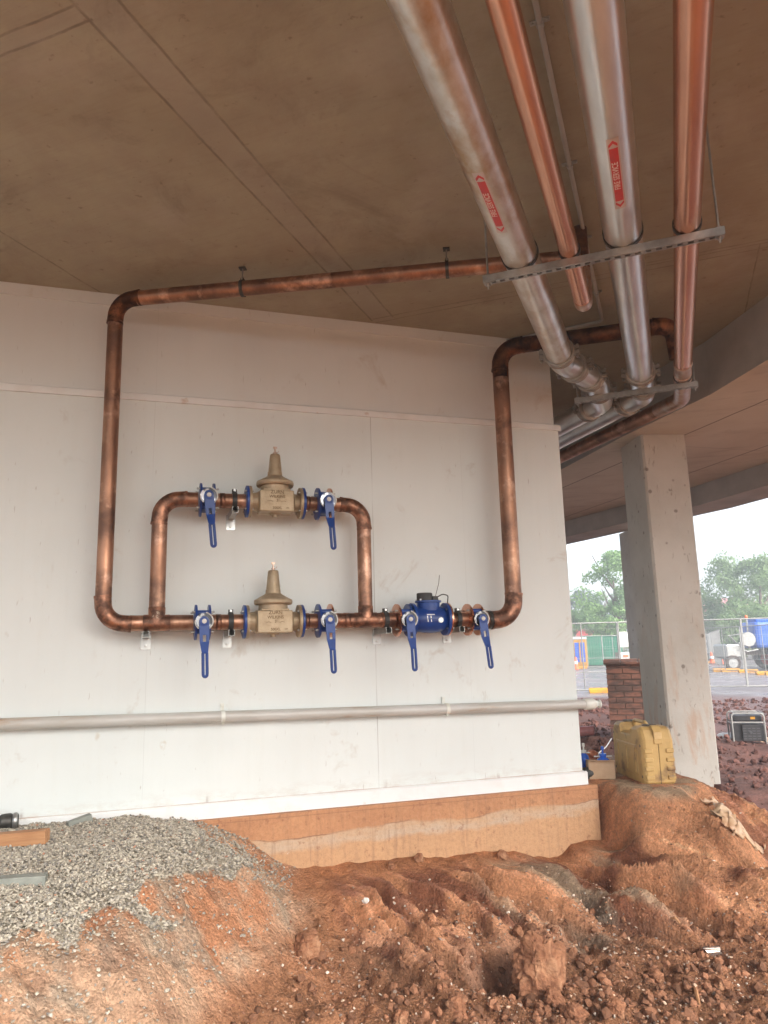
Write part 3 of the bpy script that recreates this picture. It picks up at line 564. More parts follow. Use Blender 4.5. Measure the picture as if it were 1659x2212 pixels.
# painted wall
wall = thing('painted_wall', WP(0, 0, 0), WROT, 'white painted board wall carrying the copper pipework and blue valves', 'wall')
UR = 3.27
MB().box((-9, 0, -1.0), (UR, 3.6, 1.80)).build('lower_panel', 'paint_lower', wall)
MB().box((-9, .012, 1.80), (UR-.03, 3.6, CZ)).build('upper_panel', 'paint_upper', wall)
mb = MB(); mb.prism([(-.018, 1.79), (-.018, 1.836), (.012, 1.85), (.012, 1.802), (0, 1.79)], -9, UR+.016, axis='x'); mb.build('cap_strip', 'paint_trim', wall)
MB().box((-9, -.002, 2.492), (UR-.03, .0118, CZ-.001)).build('cornice_board', 'paint_upper', wall)
mb = MB(); mb.prism([(-.024, -1.06), (-.024, -.972), (-.012, -.964), (.0, -.964), (0, -1.06)], -9, UR+.03, axis='x'); mb.box((UR+.001, .001, -1.06), (UR+.03, 3.6, -.966)); mb.build('skirting_board', 'paint_trim', wall)
ft = thing('concrete_footing', WP(0, 0, 0), WROT, 'orange stained concrete footing under the white wall with a paler lower band', 'footing')
MB().box((-9, -.055, -1.95), (3.36, 3.4, -1.062)).build('footing_block', 'footing_concrete', ft, bevel=.006)

# column
def column(name, c, hx, hy, rot, z0, z1, label, cat='column', ch=.02):
    mb = MB(); poly = [(-hx+ch, -hy), (hx-ch, -hy), (hx, -hy+ch), (hx, hy-ch), (hx-ch, hy), (-hx+ch, hy), (-hx, hy-ch), (-hx, -hy+ch)]
    rings = [[(p[0], p[1], z) for p in poly] for z in np.linspace(z0, z1, 6)]; mb.loft(rings, smooth=False)
    o = mb.build(name, 'column_concrete'); o.location = (c[0], c[1], 0); o.rotation_euler = (0, 0, rot); return tag(o, label, cat)
cr = R(26); fl = np.array((-.13, 7.75)); dx = np.array((math.cos(cr), math.sin(cr))); dy = np.array((-math.sin(cr), math.cos(cr)))
cc = fl+dx*.235+dy*.27; column('concrete_column', cc, .235, .27, cr, -2.4, SZ-.002, 'large square grey concrete column beside the yellow case with orange scuffs')
fc = np.array((-.44, 12.85)); column('concrete_column', fc, .21, .21, R(26), -.28, 1.828, 'slim far concrete column standing on the brick pier')
# brick pier, every course laid
bp0 = PZ(1316, 1424, -.42*1.0) if False else None
pier = thing('brick_pier', (-.60, 12.30, -1.47), R(2.5), 'dark red brick pier with bullnose capping bricks under the far column', 'brick pier')
mb = MB(); mb.box((-.42, -.33, 0), (.50, .5, 1.17)); mb.build('mortar_core', 'mortar', pier)
mb = MB(); ch_ = .086
for k in range(14):
    z0 = k*ch_; offx = .12 if k % 2 else 0
    xs = [-.43+offx-.24]
    xx = -.43+offx-.24
    while xx < .52:
        a, b_ = max(xx, -.43), min(xx+.23, .51)
        if b_-a > .03: mb.box((a, -.34, z0+.004), (b_, -.22, z0+.078))
        xx += .24
    yy = -.34+(.12 if k % 2 else 0)
    while yy < .5:
        a, b_ = max(yy, -.215), min(yy+.23, .51)
        if b_-a > .03: mb.box((-.43, a, z0+.004), (-.33, b_, z0+.078))
        yy += .24
mb.build('bricks', 'brick', pier, bevel=.004)
mb = MB()
for k in range(4):
    x0 = -.46+k*.25; mb.prism([(-.38, 1.17), (-.38, 1.205), (-.30, 1.245), (-.05, 1.25), (-.05, 1.17)], x0, x0+.24, axis='x')
mb.build('capping_bricks', 'brick', pier, bevel=.005)

# ------------------------------------------------------------------ pipework on the wall (wall frame: x along, -y outwards, z up)
def wp(u, n, z): return (u, -n, z)
WL = (WP(0, 0, 0), WROT)
NP = .22; OD = .0508; ZM = .214; ZU = 1.04
uR = -.273; uB1 = .058; uB2 = 1.474; ZT = 2.43
def pipe_part(parent, pts, r, name, m, rad=.13, elbow=None, sleeve=True, n=24):
    P, arcs = bend(pts, rad) if len(pts) > 2 else ([Vector(p) for p in pts], [])
    MB().tube(P, r, n).build(name, m, parent)
    if elbow:
        for a in arcs:
            d0 = (a[0]-a[1]).normalized(); d1 = (a[-1]-a[-2]).normalized(); pts2 = [a[0]+d0*.045]+list(a)+[a[-1]+d1*.045]
            mb = MB(); mb.tube(pts2, r*1.045, n); 
            for p, d in ((pts2[0], d0), (pts2[-1], d1)): mb.tube([p-d*.012, p+d*.004], r*1.085, n)
            mb.build('elbow', elbow, parent)
def sleeve(parent, p, d, r, ln, name='sleeve', m='copper_fitting'):
    p = Vector(p); d = Vector(d).normalized(); MB().tube([p-d*ln/2, p-d*ln/2*.98, p+d*ln/2*.98, p+d*ln/2], [r*1.0, r*1.055, r*1.055, r*1.0], 24).build(name, m, parent)
u1 = HU(437, 1343)[0]; u3 = HU(700, 1341)[0]; u4 = HU(869, 1340)[0]; u5 = HU(1021, 1338)[0]; uP = HU(590, 1343)[0]; uPU = HU(594, 1086)[0]; uUL = HU(447, 1079)[0]; uUR = HU(698, 1091)[0]; uMt = HU(926, 1339)[0]
HB = .05   # half length of valve body between pipe ends
# left riser, ceiling run, lower elbow, tee and bypass riser
t = thing('copper_pipe', WL[0], WL[1], 'tall left copper riser with its ceiling run, bottom elbow, tee and bypass riser', 'copper pipe')
def toW(X, Y, Z):
    v = np.array((X, Y, 0)); return (float(v@WD), -(float(v@WN)+WDIST), Z)
runend = toW(-.34, 4.52, ZT+.0)
runstart = (uR, -NP, ZT)
pipe_part(t, [runend, runstart, (uR, -NP, 2.19)], OD, 'ceiling_run', 'copper_old', .13, 'copper_dark')
pipe_part(t, [(uR, -NP, 2.2), (uR, -NP, ZM), (u1-HB-.01, -NP, ZM)], OD, 'riser', 'copper_old', .13, 'copper_fitting')
pipe_part(t, [(uB1, -NP, ZM), (uB1, -NP, ZU), (uUL-HB-.01, -NP, ZU)], OD, 'bypass_riser', 'copper_old', .13, 'copper_fitting')
def tee(parent, u, z=ZM):
    mb = MB(); mb.tube([(u-.085, -NP, z), (u-.08, -NP, z), (u+.08, -NP, z), (u+.085, -NP, z)], [OD, OD*1.06, OD*1.06, OD], 24); mb.tube([(u, -NP, z), (u, -NP, z+.098), (u, -NP, z+.102)], [OD*1.06, OD*1.06, OD], 24); mb.build('tee', 'copper_fitting', parent)
tee(t, uB1)
p_ = Vector(runend); MB().tube([p_+Vector((0, 0, .0)), p_+Vector((0, 0, -.3))], OD, 24).build('drop_leg', 'copper_dark', t)
# spools between fittings
def spool(ua, ub, z, label, ring=None):
    s = thing('pipe_spool', WP(ua, NP, z), WROT, label, 'pipe', 'short copper spools between the valves')
    MB().tube([(0, 0, 0), (ub-ua, 0, 0)], OD, 24).build('pipe', 'copper_old', s); sleeve(s, ((ub-ua)*.25, 0, 0), (1, 0, 0), OD, .035)
    return s
spool(u1+HB, uP-.205, ZM, 'short copper spool in the lower row between left valve and bronze pressure valve')
spool(uP+.205, u3-HB, ZM, 'short copper spool in the lower row right of the bronze pressure valve')
spool(uUL+HB, uPU-.205, ZU, 'short copper spool in the upper row between left valve and bronze pressure valve')
spool(uPU+.205, uUR-HB, ZU, 'short copper spool in the upper row right of the bronze pressure valve')
t = thing('copper_pipe', WL[0], WL[1], 'copper bypass loop on the right with top elbow and tee left of the meter', 'copper pipe')
pipe_part(t, [(uUR+HB, -NP, ZU), (uB2, -NP, ZU), (uB2, -NP, ZM)], OD, 'bypass_riser', 'copper_old', .13, 'copper_fitting')
MB().tube([(u3+HB, -NP, ZM), (u4-HB-.01, -NP, ZM)], OD, 24).build('pipe', 'copper_fitting', t); tee(t, uB2); sleeve(t, (u3+.16, -NP, ZM), (1, 0, 0), OD, .04); sleeve(t, (u4-.14, -NP, ZM), (1, 0, 0), OD, .05)
# large right riser
RB = .0635; uRR = 2.645; zt2 = 2.38
t = thing('copper_pipe', WL[0], WL[1], 'tall right copper riser of larger bore with dark top elbow under the ceiling', 'copper pipe')
e1 = toW(.205, 5.73, zt2); e2 = toW(.215, 5.76, 2.12)
pipe_part(t, [(u5+HB, -NP, ZM-.008), (uRR, -NP, ZM-.008), (uRR, -NP, 2.12)], RB, 'riser', 'copper_old', .15, 'copper_fitting', n=28)
pipe_part(t, [(uRR, -NP, 2.12), (uRR, -NP, zt2), e1, e2], RB, 'ceiling_run', 'copper_dark', [.15, .11], 'copper_dark', n=28)
sleeve(t, (u5+.13, -NP, ZM-.008), (1, 0, 0), RB, .035, m='dark_steel')

# ------------------------------------------------------------------ valves
def bolts(parent, x, r, n=4, ph=45, L=.05, rad=.008, y0=0, z0=0):
    for k in range(n):
        a = R(ph+360/n*k); mb = MB(); c = (x, y0+r*math.cos(a), z0+r*math.sin(a)); mb.lathe([(-L/2, rad*.62), (L/2, rad*.62)], 'x', 8, c); mb.lathe([(-L/2+.002, rad), (-L/2+.012, rad)], 'x', 6, c); mb.lathe([(L/2-.012, rad), (L/2-.002, rad)], 'x', 6, c)
        mb.build('bolt', 'zinc_bright', parent)
def gear_poly(r0, r1, teeth, a0, a1, hub):
    pts = []
    for k in range(64):
        a = 2*math.pi*k/64; ang = (math.degrees(a)) % 360
        r = r1 if (a0 < ang < a1 and k % 2) else r0
        pts.append((r*math.cos(a), r*math.sin(a)))
    return pts
def valve(u, z, tilt, label, right='blue_enamel', left='blue_enamel'):
    t = thing('butterfly_valve', WP(u, NP, z), WROT, label, 'valve', 'blue lever valves on the copper pipework')
    mb = MB(); mb.lathe([(-.036, .066), (-.03, .078), (.03, .078), (.036, .066)], 'x', 32)
    for a in (45, 135, 225, 315):
        c = (0, .083*math.cos(R(a)), .083*math.sin(R(a))); mb.lathe([(-.036, .018), (.036, .018)], 'x', 14, c)
    mb.lathe([(-.145, .021), (-.06, .026)], 'y', 18); mb.box((-.035, -.15, -.035), (.035, -.143, .035)); mb.build('body', 'blue_enamel', t, bevel=.002)
    for s, m in ((-1, left), (1, right)):
        mb = MB(); mb.lathe([(s*.036, .06), (s*.0362, .116), (s*.050, .116), (s*.052, .10), (s*.052, .058)], 'x', 40); mb.build('flange', m, t)
        bolts(t, s*.046, .092, 4, 45, .055)
    # throttle plate, toothed on its right side
    mb = MB(); mb.prism(gear_poly(.054, .059, 30, 290, 430 % 360 if False else 360, 0), -.158, -.153, axis='y'); mb.build('throttle_plate', 'chrome', t)
    mb = MB(); 
    for k in range(26):
        a = R(-55+k*5.2); c = (.058*math.cos(a), -.1555, .058*math.sin(a)); mb.box((c[0]-.003, c[1]-.003, c[2]-.0032), (c[0]+.003, c[1]+.003, c[2]+.0032))
    pts = [(.056*math.cos(R(a)), -.158, .056*math.sin(R(a))) for a in range(-55, 76, 8)]; mb.tube(pts, .0035, 6); pts = [(.056*math.cos(R(a)), -.158, .056*math.sin(R(a))) for a in range(170, 236, 8)]; mb.tube(pts, .003, 6); mb.build('toothed_rim', 'white_plastic', t)
    # lever: hub, cranked arm with a slot, long looped grip
    lv = thing_child('lever', t, (0, -.163, 0), (0, -tilt, 0))
    mb = MB(); L = .355
    mb.lathe([(-.024, .022), (-.022, .031), (-.001, .031)], 'y', 24)
    def plate(pl, ya, yb): mb.prism(pl, ya, yb, axis='y')
    w0, w1 = .031, .021
    ys = -.020
    # arm outline with a slot between z=-.095 and -.135
    mb.loft([[(-w0, ys+.012, 0.006), (w0, ys+.012, 0.006), (w0, ys, 0.006), (-w0, ys, 0.006)], [(-w0, ys+.012, -.088), (w0, ys+.012, -.088), (w0, ys, -.088), (-w0, ys, -.088)]], smooth=False)
    for s in (-1, 1):
        mb.loft([[(s*.010, y, -.088) , (s*w0, y, -.088)] + [(s*w0, y+.012, -.088), (s*.010, y+.012, -.088)] for y in (ys,)]+[[(s*.010, ys, -.130), (s*w0*.95, ys, -.130), (s*w0*.95, ys+.012, -.130), (s*.010, ys+.012, -.130)]], smooth=False)
    mb.loft([[(-w0*.95, ys+.012, -.130), (w0*.95, ys+.012, -.130), (w0*.95, ys, -.130), (-w0*.95, ys, -.130)], [(-w1, ys-.006, -.19), (w1, ys-.006, -.19), (w1, ys-.018, -.19), (-w1, ys-.018, -.19)], [(-.0185, ys-.012, -.205), (.0185, ys-.012, -.205), (.0185, ys-.026, -.205), (-.0185, ys-.026, -.205)]], smooth=False)
    yg = ys-.019
    rim = [(-.0125, yg, -.20)]+[(-.0125, yg, -.33)]+[(.0125*math.sin(R(a)), yg, -.335-.0125*math.cos(R(a))) for a in range(-60, 61, 30)]+[(.0125, yg, -.33), (.0125, yg, -.20)]
    mb.tube(rim, .0100, 8); mb.build('lever_arm', 'blue_enamel', lv, bevel=.0015)
    mb = MB(); mb.box((-.0145, yg+.001, -.335), (-.006, yg+.02, -.19)); mb.build('latch_trigger', 'blue_enamel', lv, bevel=.002)
    mb = MB(); mb.lathe([(-.031, .006), (-.030, .0135), (-.024, .0155)], 'y', 18); mb.build('hub_cap', 'white_plastic', lv)
    return t
def thing_child(name, parent, loc, rot):
    o = bpy.data.objects.new(name, None); o.empty_display_size = .05; o.location = loc; o.rotation_euler = rot; link(o, parent); return o
# sub-part empties would be a fourth level, so lever pieces are meshes under one lever mesh
def thing_child(name, parent, loc, rot):
    class _P: pass
    h = _P(); h.parent = parent; h.M = Matrix.Translation(loc) @ Matrix.Rotation(rot[1], 4, 'Y'); h.o = None; return h
_ob = MB.build
def _build(s, name, mats, parent=None, **k):
    if parent is not None and not isinstance(parent, bpy.types.Object):
        h = parent
        s.v = [tuple(h.M @ Vector(p)) for p in s.v]
        if h.o is None: h.o = _ob(s, name, mats, h.parent, **k); return h.o
        return _ob(s, name, mats, h.o, **k)
    return _ob(s, name, mats, parent, **k)
MB.build = _build
valve(u1, ZM, .03, 'blue lever valve at the left end of the lower row beside the left tee')
valve(u3, ZM, .05, 'blue lever valve with one copper flange in the lower row right of the bronze valve', right='copper_new')
valve(u4, ZM-.004, .035, 'blue lever valve with copper flange directly left of the blue water meter', left='copper_new')
valve(u5, ZM-.006, .10, 'blue lever valve between two copper flanges beside the right riser elbow', right='copper_new', left='copper_new')
valve(uUL, ZU, .10, 'blue lever valve at the left of the upper bypass row')
valve(uUR, ZU, .07, 'blue lever valve at the right of the upper bypass row next to the elbow', right='copper_new')

def prv(u, z, label):
    t = thing('pressure_valve', WP(u, NP, z), WROT, label, 'valve', 'bronze pressure reducing valves')
    mb = MB(); mb.box((-.118, -.098, -.078), (.118, .06, .070), .006); mb.box((-.095, -.092, .068), (.095, .06, .082), .004)
    mb.lathe([(-.176, .112), (-.1762, .060), (-.13, .066), (-.118, .075), (.118, .075), (.13, .066), (.1762, .060), (.176, .112)], 'x', 32, cap=False)
    mb.lathe([(.05, .098), (.118, .100)], 'z', 36, cap=False); mb.lathe([(-.088, .035), (-.075, .05)], 'z', 20); mb.lathe([(-.104, .021), (-.086, .021)], 'z', 6, ph=.2); mb.lathe([(-.098, .027), (-.09, .027)], 'z', 4, (.018, 0, 0)) if False else None
    mb.build('body', 'bronze', t)
    for s in (-1, 1):
        mb = MB(); mb.lathe([(s*.168, .062), (s*.168, .110), (s*.186, .110), (s*.186, .062)], 'x', 44); mb.build('bronze_flange', 'bronze', t)
        mb = MB(); mb.lathe([(s*.188, .052), (s*.188, .112), (s*.203, .112), (s*.207, .10), (s*.207, .052)], 'x', 44); mb.build('blue_flange', 'blue_enamel', t); bolts(t, s*.186, .09, 4, 45, .06)
    mb = MB(); mb.lathe([(.112, .100), (.114, .126), (.124, .131), (.136, .131), (.146, .128), (.150, .118), (.182, .062), (.188, .056)], 'z', 44); mb.build('bonnet', 'bronze', t)
    mb = MB(); mb.lathe([(.186, .058), (.214, .056), (.217, .050)], 'z', 6, ph=.3); mb.build('bonnet_nut', 'bronze', t)
    mb = MB(); mb.lathe([(.214, .049), (.22, .048), (.335, .037), (.345, .034), (.348, .030)], 'z', 32, smooth=True); mb.build('spring_cage', 'bronze', t)
    mb = MB(); mb.lathe([(.346, .008), (.395, .007)], 'z', 10); mb.lathe([(.355, .013), (.365, .013)], 'z', 6); mb.box((-.013, -.004, .392), (.013, .004, .405)); mb.box((-.005, -.006, .388), (.006, .006, .40)); mb.tube([(.006, 0, .36), (.02, -.004, .365), (.024, -.006, .375)], .0022, 6); mb.build('adjusting_screw', 'solder', t)
    mb = MB()
    for txt, sz, zz, xx in (('ZURN', .034, .055, 0), ('WILKINS', .028, .024, 0), ('3', .026, -.004, 0), ('500XL', .024, -.056, 0), ('USA', .012, -.054, .072)):
        v, f = text_mesh(txt, sz); mb.add([(p[0]+xx, -.1015, p[1]+zz) for p in v], f, False)
        # thickness
        mb.add([(p[0]+xx+.0012, -.0995, p[1]+zz-.0012) for p in v], f, False)
    for s in (-1, 1):
        mb.tube([(s*.028, -.1, -.012), (s*.045, -.1, -.006), (s*.062, -.1, -.010)], .0016, 5)
    mb.build('cast_lettering', 'bronze_letter', t, fix=False)
    return t
prv(uP, ZM, 'bronze pressure reducing valve in the lower row with blue flanges'); prv(uPU, ZU, 'bronze pressure reducing valve in the upper bypass row with blue flanges')

# water meter
t = thing('water_meter', WP(uMt, NP, ZM), WROT, 'blue flanged water meter with black dial cap and antenna wire', 'water meter')
mb = MB(); mb.lathe([(-.12, .07), (-.10, .088), (-.04, .098), (.05, .098), (.10, .088), (.118, .075)], 'x', 40, smooth=True); mb.lathe([(.06, .082), (.118, .084), (.122, .096), (.134, .096)], 'z', 36); mb.build('body', 'blue_enamel', t)
for s in (-1, 1):
    mb = MB(); mb.lathe([(s*.118, .06), (s*.118, .118), (s*.138, .118), (s*.138, .06)], 'x', 44); mb.build('flange', 'blue_enamel', t)
mb = MB(); mb.lathe([(.1385, .06), (.1385, .12), (.150, .12), (.150, .06)], 'x', 44); mb.build('copper_flange', 'copper_new', t); bolts(t, .14, .095, 4, 45, .06)
mb = MB(); mb.lathe([(.134, .055), (.136, .058), (.186, .057), (.19, .052)], 'z', 36, (-.03, -.01, 0)); mb.build('dial_cap', 'black_rubber', t)
for a in (30, 150, 210, 330):
    mb = MB(); mb.lathe([(.134, .011), (.146, .011)], 'z', 6, (.082*math.cos(R(a)), .082*math.sin(R(a)), 0)); mb.build('bolt', 'zinc_bright', t)
mb = MB(); mb.box((.02, -.05, .134), (.06, -.01, .165)); mb.build('pulse_unit', 'black_rubber', t)
mb = MB(); mb.tube(bend([(.05, -.04, .155), (.09, -.06, .178), (.14, -.05, .17), (.145, -.02, .12)], .025)[0], .004, 8); mb.build('cable', 'black_rubber', t)
mb = MB(); mb.tube([(.05, -.02, .16), (.078, -.03, .26), (.084, -.035, .32)], .0022, 6); mb.build('antenna_wire', 'dark_steel', t)
mb = MB(); mb.lathe([(-.104, .019), (-.094, .021)], 'y', 16, (.055, 0, -.01)); mb.build('drain_plug', 'zinc_bright', t)
mb = MB(); 
for k in (0, 1, 2):
    z0, z1, x0 = (.022, -.022, -.048+k*.026) if k < 2 else (.034, .027, -.05)
    w_ = .006 if k < 2 else .06
    mb.add([(x0+dx_, -math.sqrt(.0992**2-zz**2)-.001, zz) for dx_, zz in ((0, z0), (w_, z0), (w_+.004, z1), (.004, z1))], [(0, 1, 2, 3)], False)
mb.build('cast_mark', 'white_paint_mark', t, fix=False)

# clamps with strut brackets
def bracket(u, z, label, clamp=True, pl=0, arm=.30):
    t = thing('pipe_bracket', WP(u, 0, z-OD-.002), WROT, label, 'bracket', 'strut brackets under the copper pipes')
    s = .0205; th = .0028; mb = MB()      # open channel arm, lips inward, running out from the wall
    prof = [(-s, 0), (-s, -2*s), (s, -2*s), (s, 0), (s-.009, 0), (s-.009, -th), (s-th, -th), (s-th, -2*s+th), (-s+th, -2*s+th), (-s+th, -th), (-s+.009, -th), (-s+.009, 0)]
    mb.prism(prof, -.004, -arm, axis='y'); mb.build('channel_arm', 'zinc', t)
    mb = MB(); mb.box((-.032, -.005, -.115), (.032, -.0005, -.005)); mb.box((-.03, -.012, -.05), (.03, -.005, -.041)); mb.build('foot_plate', 'pvc_white' if pl else 'zinc_bright', t, bevel=.001)
    mb = MB(); mb.lathe([(-.016, .006), (-.015, .011), (-.005, .011)], 'y', 6, (0, 0, -.088)); mb.lathe([(-.0065, .016), (-.005, .016)], 'y', 16, (0, 0, -.088)); mb.build('bolt', 'zinc_bright', t)
    if clamp:
        mb = MB(); c = (0, -NP, OD+.002); mb.lathe([(-.016, OD+.001), (-.016, OD+.011), (.016, OD+.011), (.016, OD+.001)], 'x', 32, c, cap=False); mb.box((-.016, -NP-.012, 2*OD+.01), (.016, -NP+.012, 2*OD+.034)); mb.box((-.016, -NP-.02, -.002), (.016, -NP+.02, .012)); mb.build('pipe_clamp', 'black_rubber', t)
        mb = MB(); mb.lathe([(-.022, .008), (-.012, .010), (.014, .006)], 'y', 8, (0, -NP, 2*OD+.024)); mb.build('clamp_bolt', 'zinc_bright', t)
    return t
bracket(HU(316, 1345)[0], ZM, 'strut bracket under the left tee near the bottom elbow', False)
bracket(HU(498, 1343)[0], ZM, 'strut bracket with black clamp left of the lower bronze valve')
bracket(HU(506, 1082)[0], ZU, 'strut bracket with black clamp left of the upper bronze valve')
bracket(HU(832, 1340)[0], ZM-.002, 'strut bracket with black clamp right of the right tee')
bracket(HU(988, 1339)[0], ZM-.004, 'strut bracket with black clamp right of the blue water meter')
spool(uMt+.15, u5-HB, ZM-.004, 'short copper spool between the blue water meter and the last lever valve')

# ceiling hangers for the left copper run
for k, (px_, lab) in enumerate(((525, 'small dark pipe clip hanging the copper run near the left elbow'), (965, 'small dark pipe clip hanging the copper run beside the silver pipes'))):
    d = np.array(runend)-np.array(runstart); best = None
    for s in np.linspace(0, 1, 400):
        q = np.array(runstart)+d*s; X = WD*q[0]+WN*(-q[1]-WDIST)+np.array((0, 0, q[2])); a = project(X)[0]
        if best is None or abs(a-px_) < best[0]: best = (abs(a-px_), X)
    X = best[1]; dd = WD*d[0]-WN*d[1]; ang = math.atan2(dd[1], dd[0]); t = thing('pipe_hanger', X, ang, lab, 'pipe hanger', 'pipe clips under the ceiling')
    mb = MB(); mb.lathe([(-.011, OD+.001), (-.011, OD+.006), (.011, OD+.006), (.011, OD+.001)], 'x', 28, cap=False); mb.box((-.011, -.016, OD+.004), (.011, .016, OD+.02)); mb.build('clip', 'dark_steel', t)
    MB().lathe([(OD+.015, .005), (CZ-ZT, .005)], 'z', 10).build('rod', 'zinc', t); MB().lathe([(-.012, .006), (.03, .009)], 'y', 8, (0, -.01, OD+.012)).build('bolt', 'zinc_bright', t)
    MB().box((-.022, -.022, CZ-ZT-.008), (.022, .022, CZ-ZT-.001)).build('ceiling_plate', 'dark_steel', t)

# grey drain pipe along the wall
PR = .0375; sl = (-.452+.387)/(3.188+.845)
def pz(u): return -.387+sl*(u+.845)
t = thing('drain_pipe', WL[0], WL[1], 'grey plastic drain pipe clipped low along the white wall', 'pipe')
MB().tube([(-7, -.075, pz(-7)), (3.30, -.075, pz(3.30))], PR, 32).build('pipe', 'pvc_grey', t)
mb = MB(); q = Vector((1, 0, sl)).normalized(); p0 = Vector((3.28, -.075, pz(3.28)))
mb.tube([p0, p0+q*.004, p0+q*.075, p0+q*.085, p0+q*.11], [PR, PR*1.16, PR*1.16, PR*1.05, PR*.72], 32); mb.tube([p0+q*.105, p0+q*.13], PR*.6, 24); mb.tube([p0+q*.128, p0+q*.131, p0+q*.142, p0+q*.143], [PR*.6, PR*.85, PR*.85, PR*.7], 28); mb.build('end_coupling', 'pvc_white', t)
for px_ in (482, 966):
    u = HU(px_, 1530, .08)[0]; mb = MB(); c = (u, -.075, pz(u)); mb.lathe([(-.013, PR), (-.013, PR+.004), (.013, PR+.004), (.013, PR)], 'x', 32, c, cap=False); mb.box((u-.013, -.075, pz(u)+PR), (u+.013, -.002, pz(u)+PR+.004)) if False else None
    mb.box((u-.012, -.012, pz(u)+PR*.6), (u+.012, -.001, pz(u)+PR+.045)); mb.lathe([(-.016, .006), (-.01, .007)], 'y', 8, (u, 0, pz(u)+PR+.03)); mb.box((u-.005, -.085, pz(u)-PR-.014), (u+.005, -.065, pz(u)-PR)); mb.build('pipe_clip', 'pvc_white', t)

# ------------------------------------------------------------------ overhead pipes, world frame
DN = -WN
def band(parent, c, d, r, name='coupling'):
    d = Vector(d).normalized(); c = Vector(c); mb = MB()
    prof = [(-.036, r+.002), (-.034, r+.016), (-.022, r+.02), (-.014, r+.014), (.014, r+.014), (.022, r+.02), (.034, r+.016), (.036, r+.002)]
    mb.tube([c+d*a for a, _ in prof], [q for _, q in prof], 32, smooth=False); 
    side = d.cross(Vector((0, 0, 1))).normalized()
    for s in (-1, 1):
        b0 = c+side*s*(r+.028); mb.M = Matrix.Translation(b0) @ (d.to_track_quat('X', 'Z').to_matrix().to_4x4()); mb.box((-.028, -.022, .006), (.028, .022, .03)); mb.box((-.028, -.022, -.03), (.028, .022, -.006)); mb.M = Matrix.Identity(4)
    o = mb.build(name, 'cast_grey', parent)
    for s in (-1, 1):
        b0 = c+side*s*(r+.036); mb = MB(); mb.tube([b0+Vector((0, 0, -.055)), b0+Vector((0, 0, .05))], .007, 8); mb.tube([b0+Vector((0, 0, -.052)), b0+Vector((0, 0, -.034))], .013, 6, smooth=False); mb.tube([b0+Vector((0, 0, .03)), b0+Vector((0, 0, .044))], .012, 6, smooth=False); mb.build('bolt', 'zinc_bright', o)
def sticker(parent, x, zc, r, y0, y1, wd, phi, rad_in):
    """red flow label wrapped on the pipe's underside; text runs toward -Y, letter tops toward -X"""
    L = abs(y1-y0)
    def onp(s, t, lift):          # s along -Y from centre, t toward -X (arc length)
        a = phi-t/r; rr = r+lift; return (x+rr*math.sin(a), (y0+y1)/2-s, zc-rr*math.cos(a))
    def patch(mb, s0, s1, t0, t1, lift, nt=8):
        vs = []; fs = []
        for i in range(2):
            for j in range(nt+1): vs.append(onp((s0, s1)[i], t0+(t1-t0)*j/nt, lift))
        for j in range(nt): fs.append((j, j+1, nt+1+j+1, nt+1+j))
        mb.add(vs, fs, True)
    mb = MB(); patch(mb, -L/2-.01, L/2+.01, -wd/2, wd/2, .0012); o = mb.build('flow_label', 'sticker_clear', parent)
    mb = MB(); w_ = wd*.36; patch(mb, -L/2+.055, -L*.20, -w_, w_, .0020); patch(mb, L*.22, L/2-.055, -w_, w_, .0020); patch(mb, -L*.20, L*.22, -w_, -w_*.62, .0020); patch(mb, -L*.20, L*.22, w_*.62, w_, .0020); patch(mb, -L*.20, L*.22, -w_*.62, w_*.62, .0020)
    for s in (-1, 1):
        tip = s*(L/2-.003); bs = s*(L/2-.03); bk_ = s*(L/2-.05)
        for q in (-1, 1):
            mb.add([onp(tip, 0, .002), onp(bs, q*w_, .002), onp(bk_, q*w_, .002), onp(s*(L/2-.024), 0, .002)], [(0, 1, 2, 3)], True)
    mb.build('red_band', 'sticker_red', o, fix=False)
    v, f = text_mesh('FIRE SERVICE', wd*.66, 1.0); xs = [p[0] for p in v]; k = L*.40/(max(xs)-min(xs)); mb = MB(); mb.add([onp(p[0]*k, p[1]*1.05, .0032) for p in v], f, False); mb.build('lettering', 'sticker_text', o, fix=False)
RS = .095; ZS = 2.0+RS; Y0 = -4.0
def yrow(x, z, py):   # distance along Y at which a line parallel to Y reaches picture row py
    lo, hi = 1.0, 9.0
    for _ in range(50):
        m_ = (lo+hi)/2
        if project((x, m_, z))[1] < py: lo = m_
        else: hi = m_
    return lo
xs1, xs2, xc1, xc2 = -.595, -.06, -.333, .246
t = thing('fire_pipe', (xs1, Y0, ZS), 0.0, 'left galvanised fire pipe with rusty brown stains, jogged couplings and red flow label', 'fire pipe')
t.location = (0, 0, 0)
J = [(xs1, Y0, ZS), (xs1, 5.30, ZS), (-.40, 5.95, ZS), (-.405, 6.42, ZS)]; end = Vector(J[3])+Vector(DN)*3.5
MB().tube([J[0], J[1]], RS, 40).build('pipe', 'galvanised_stained', t)
P, _ = bend([J[1], Vector(J[1])+Vector((0, .10, 0)), J[2], J[3]], .12, 6); MB().tube(P, RS*.985, 36).build('offset_elbows', 'galvanised', t)
P, _ = bend([J[3], Vector(J[3])+Vector((0, .10, 0)), tuple(end)], .16, 6); MB().tube(P, RS*.985, 36).build('back_pipe', 'galvanised', t)
dj = Vector(J[2])-Vector(J[1])
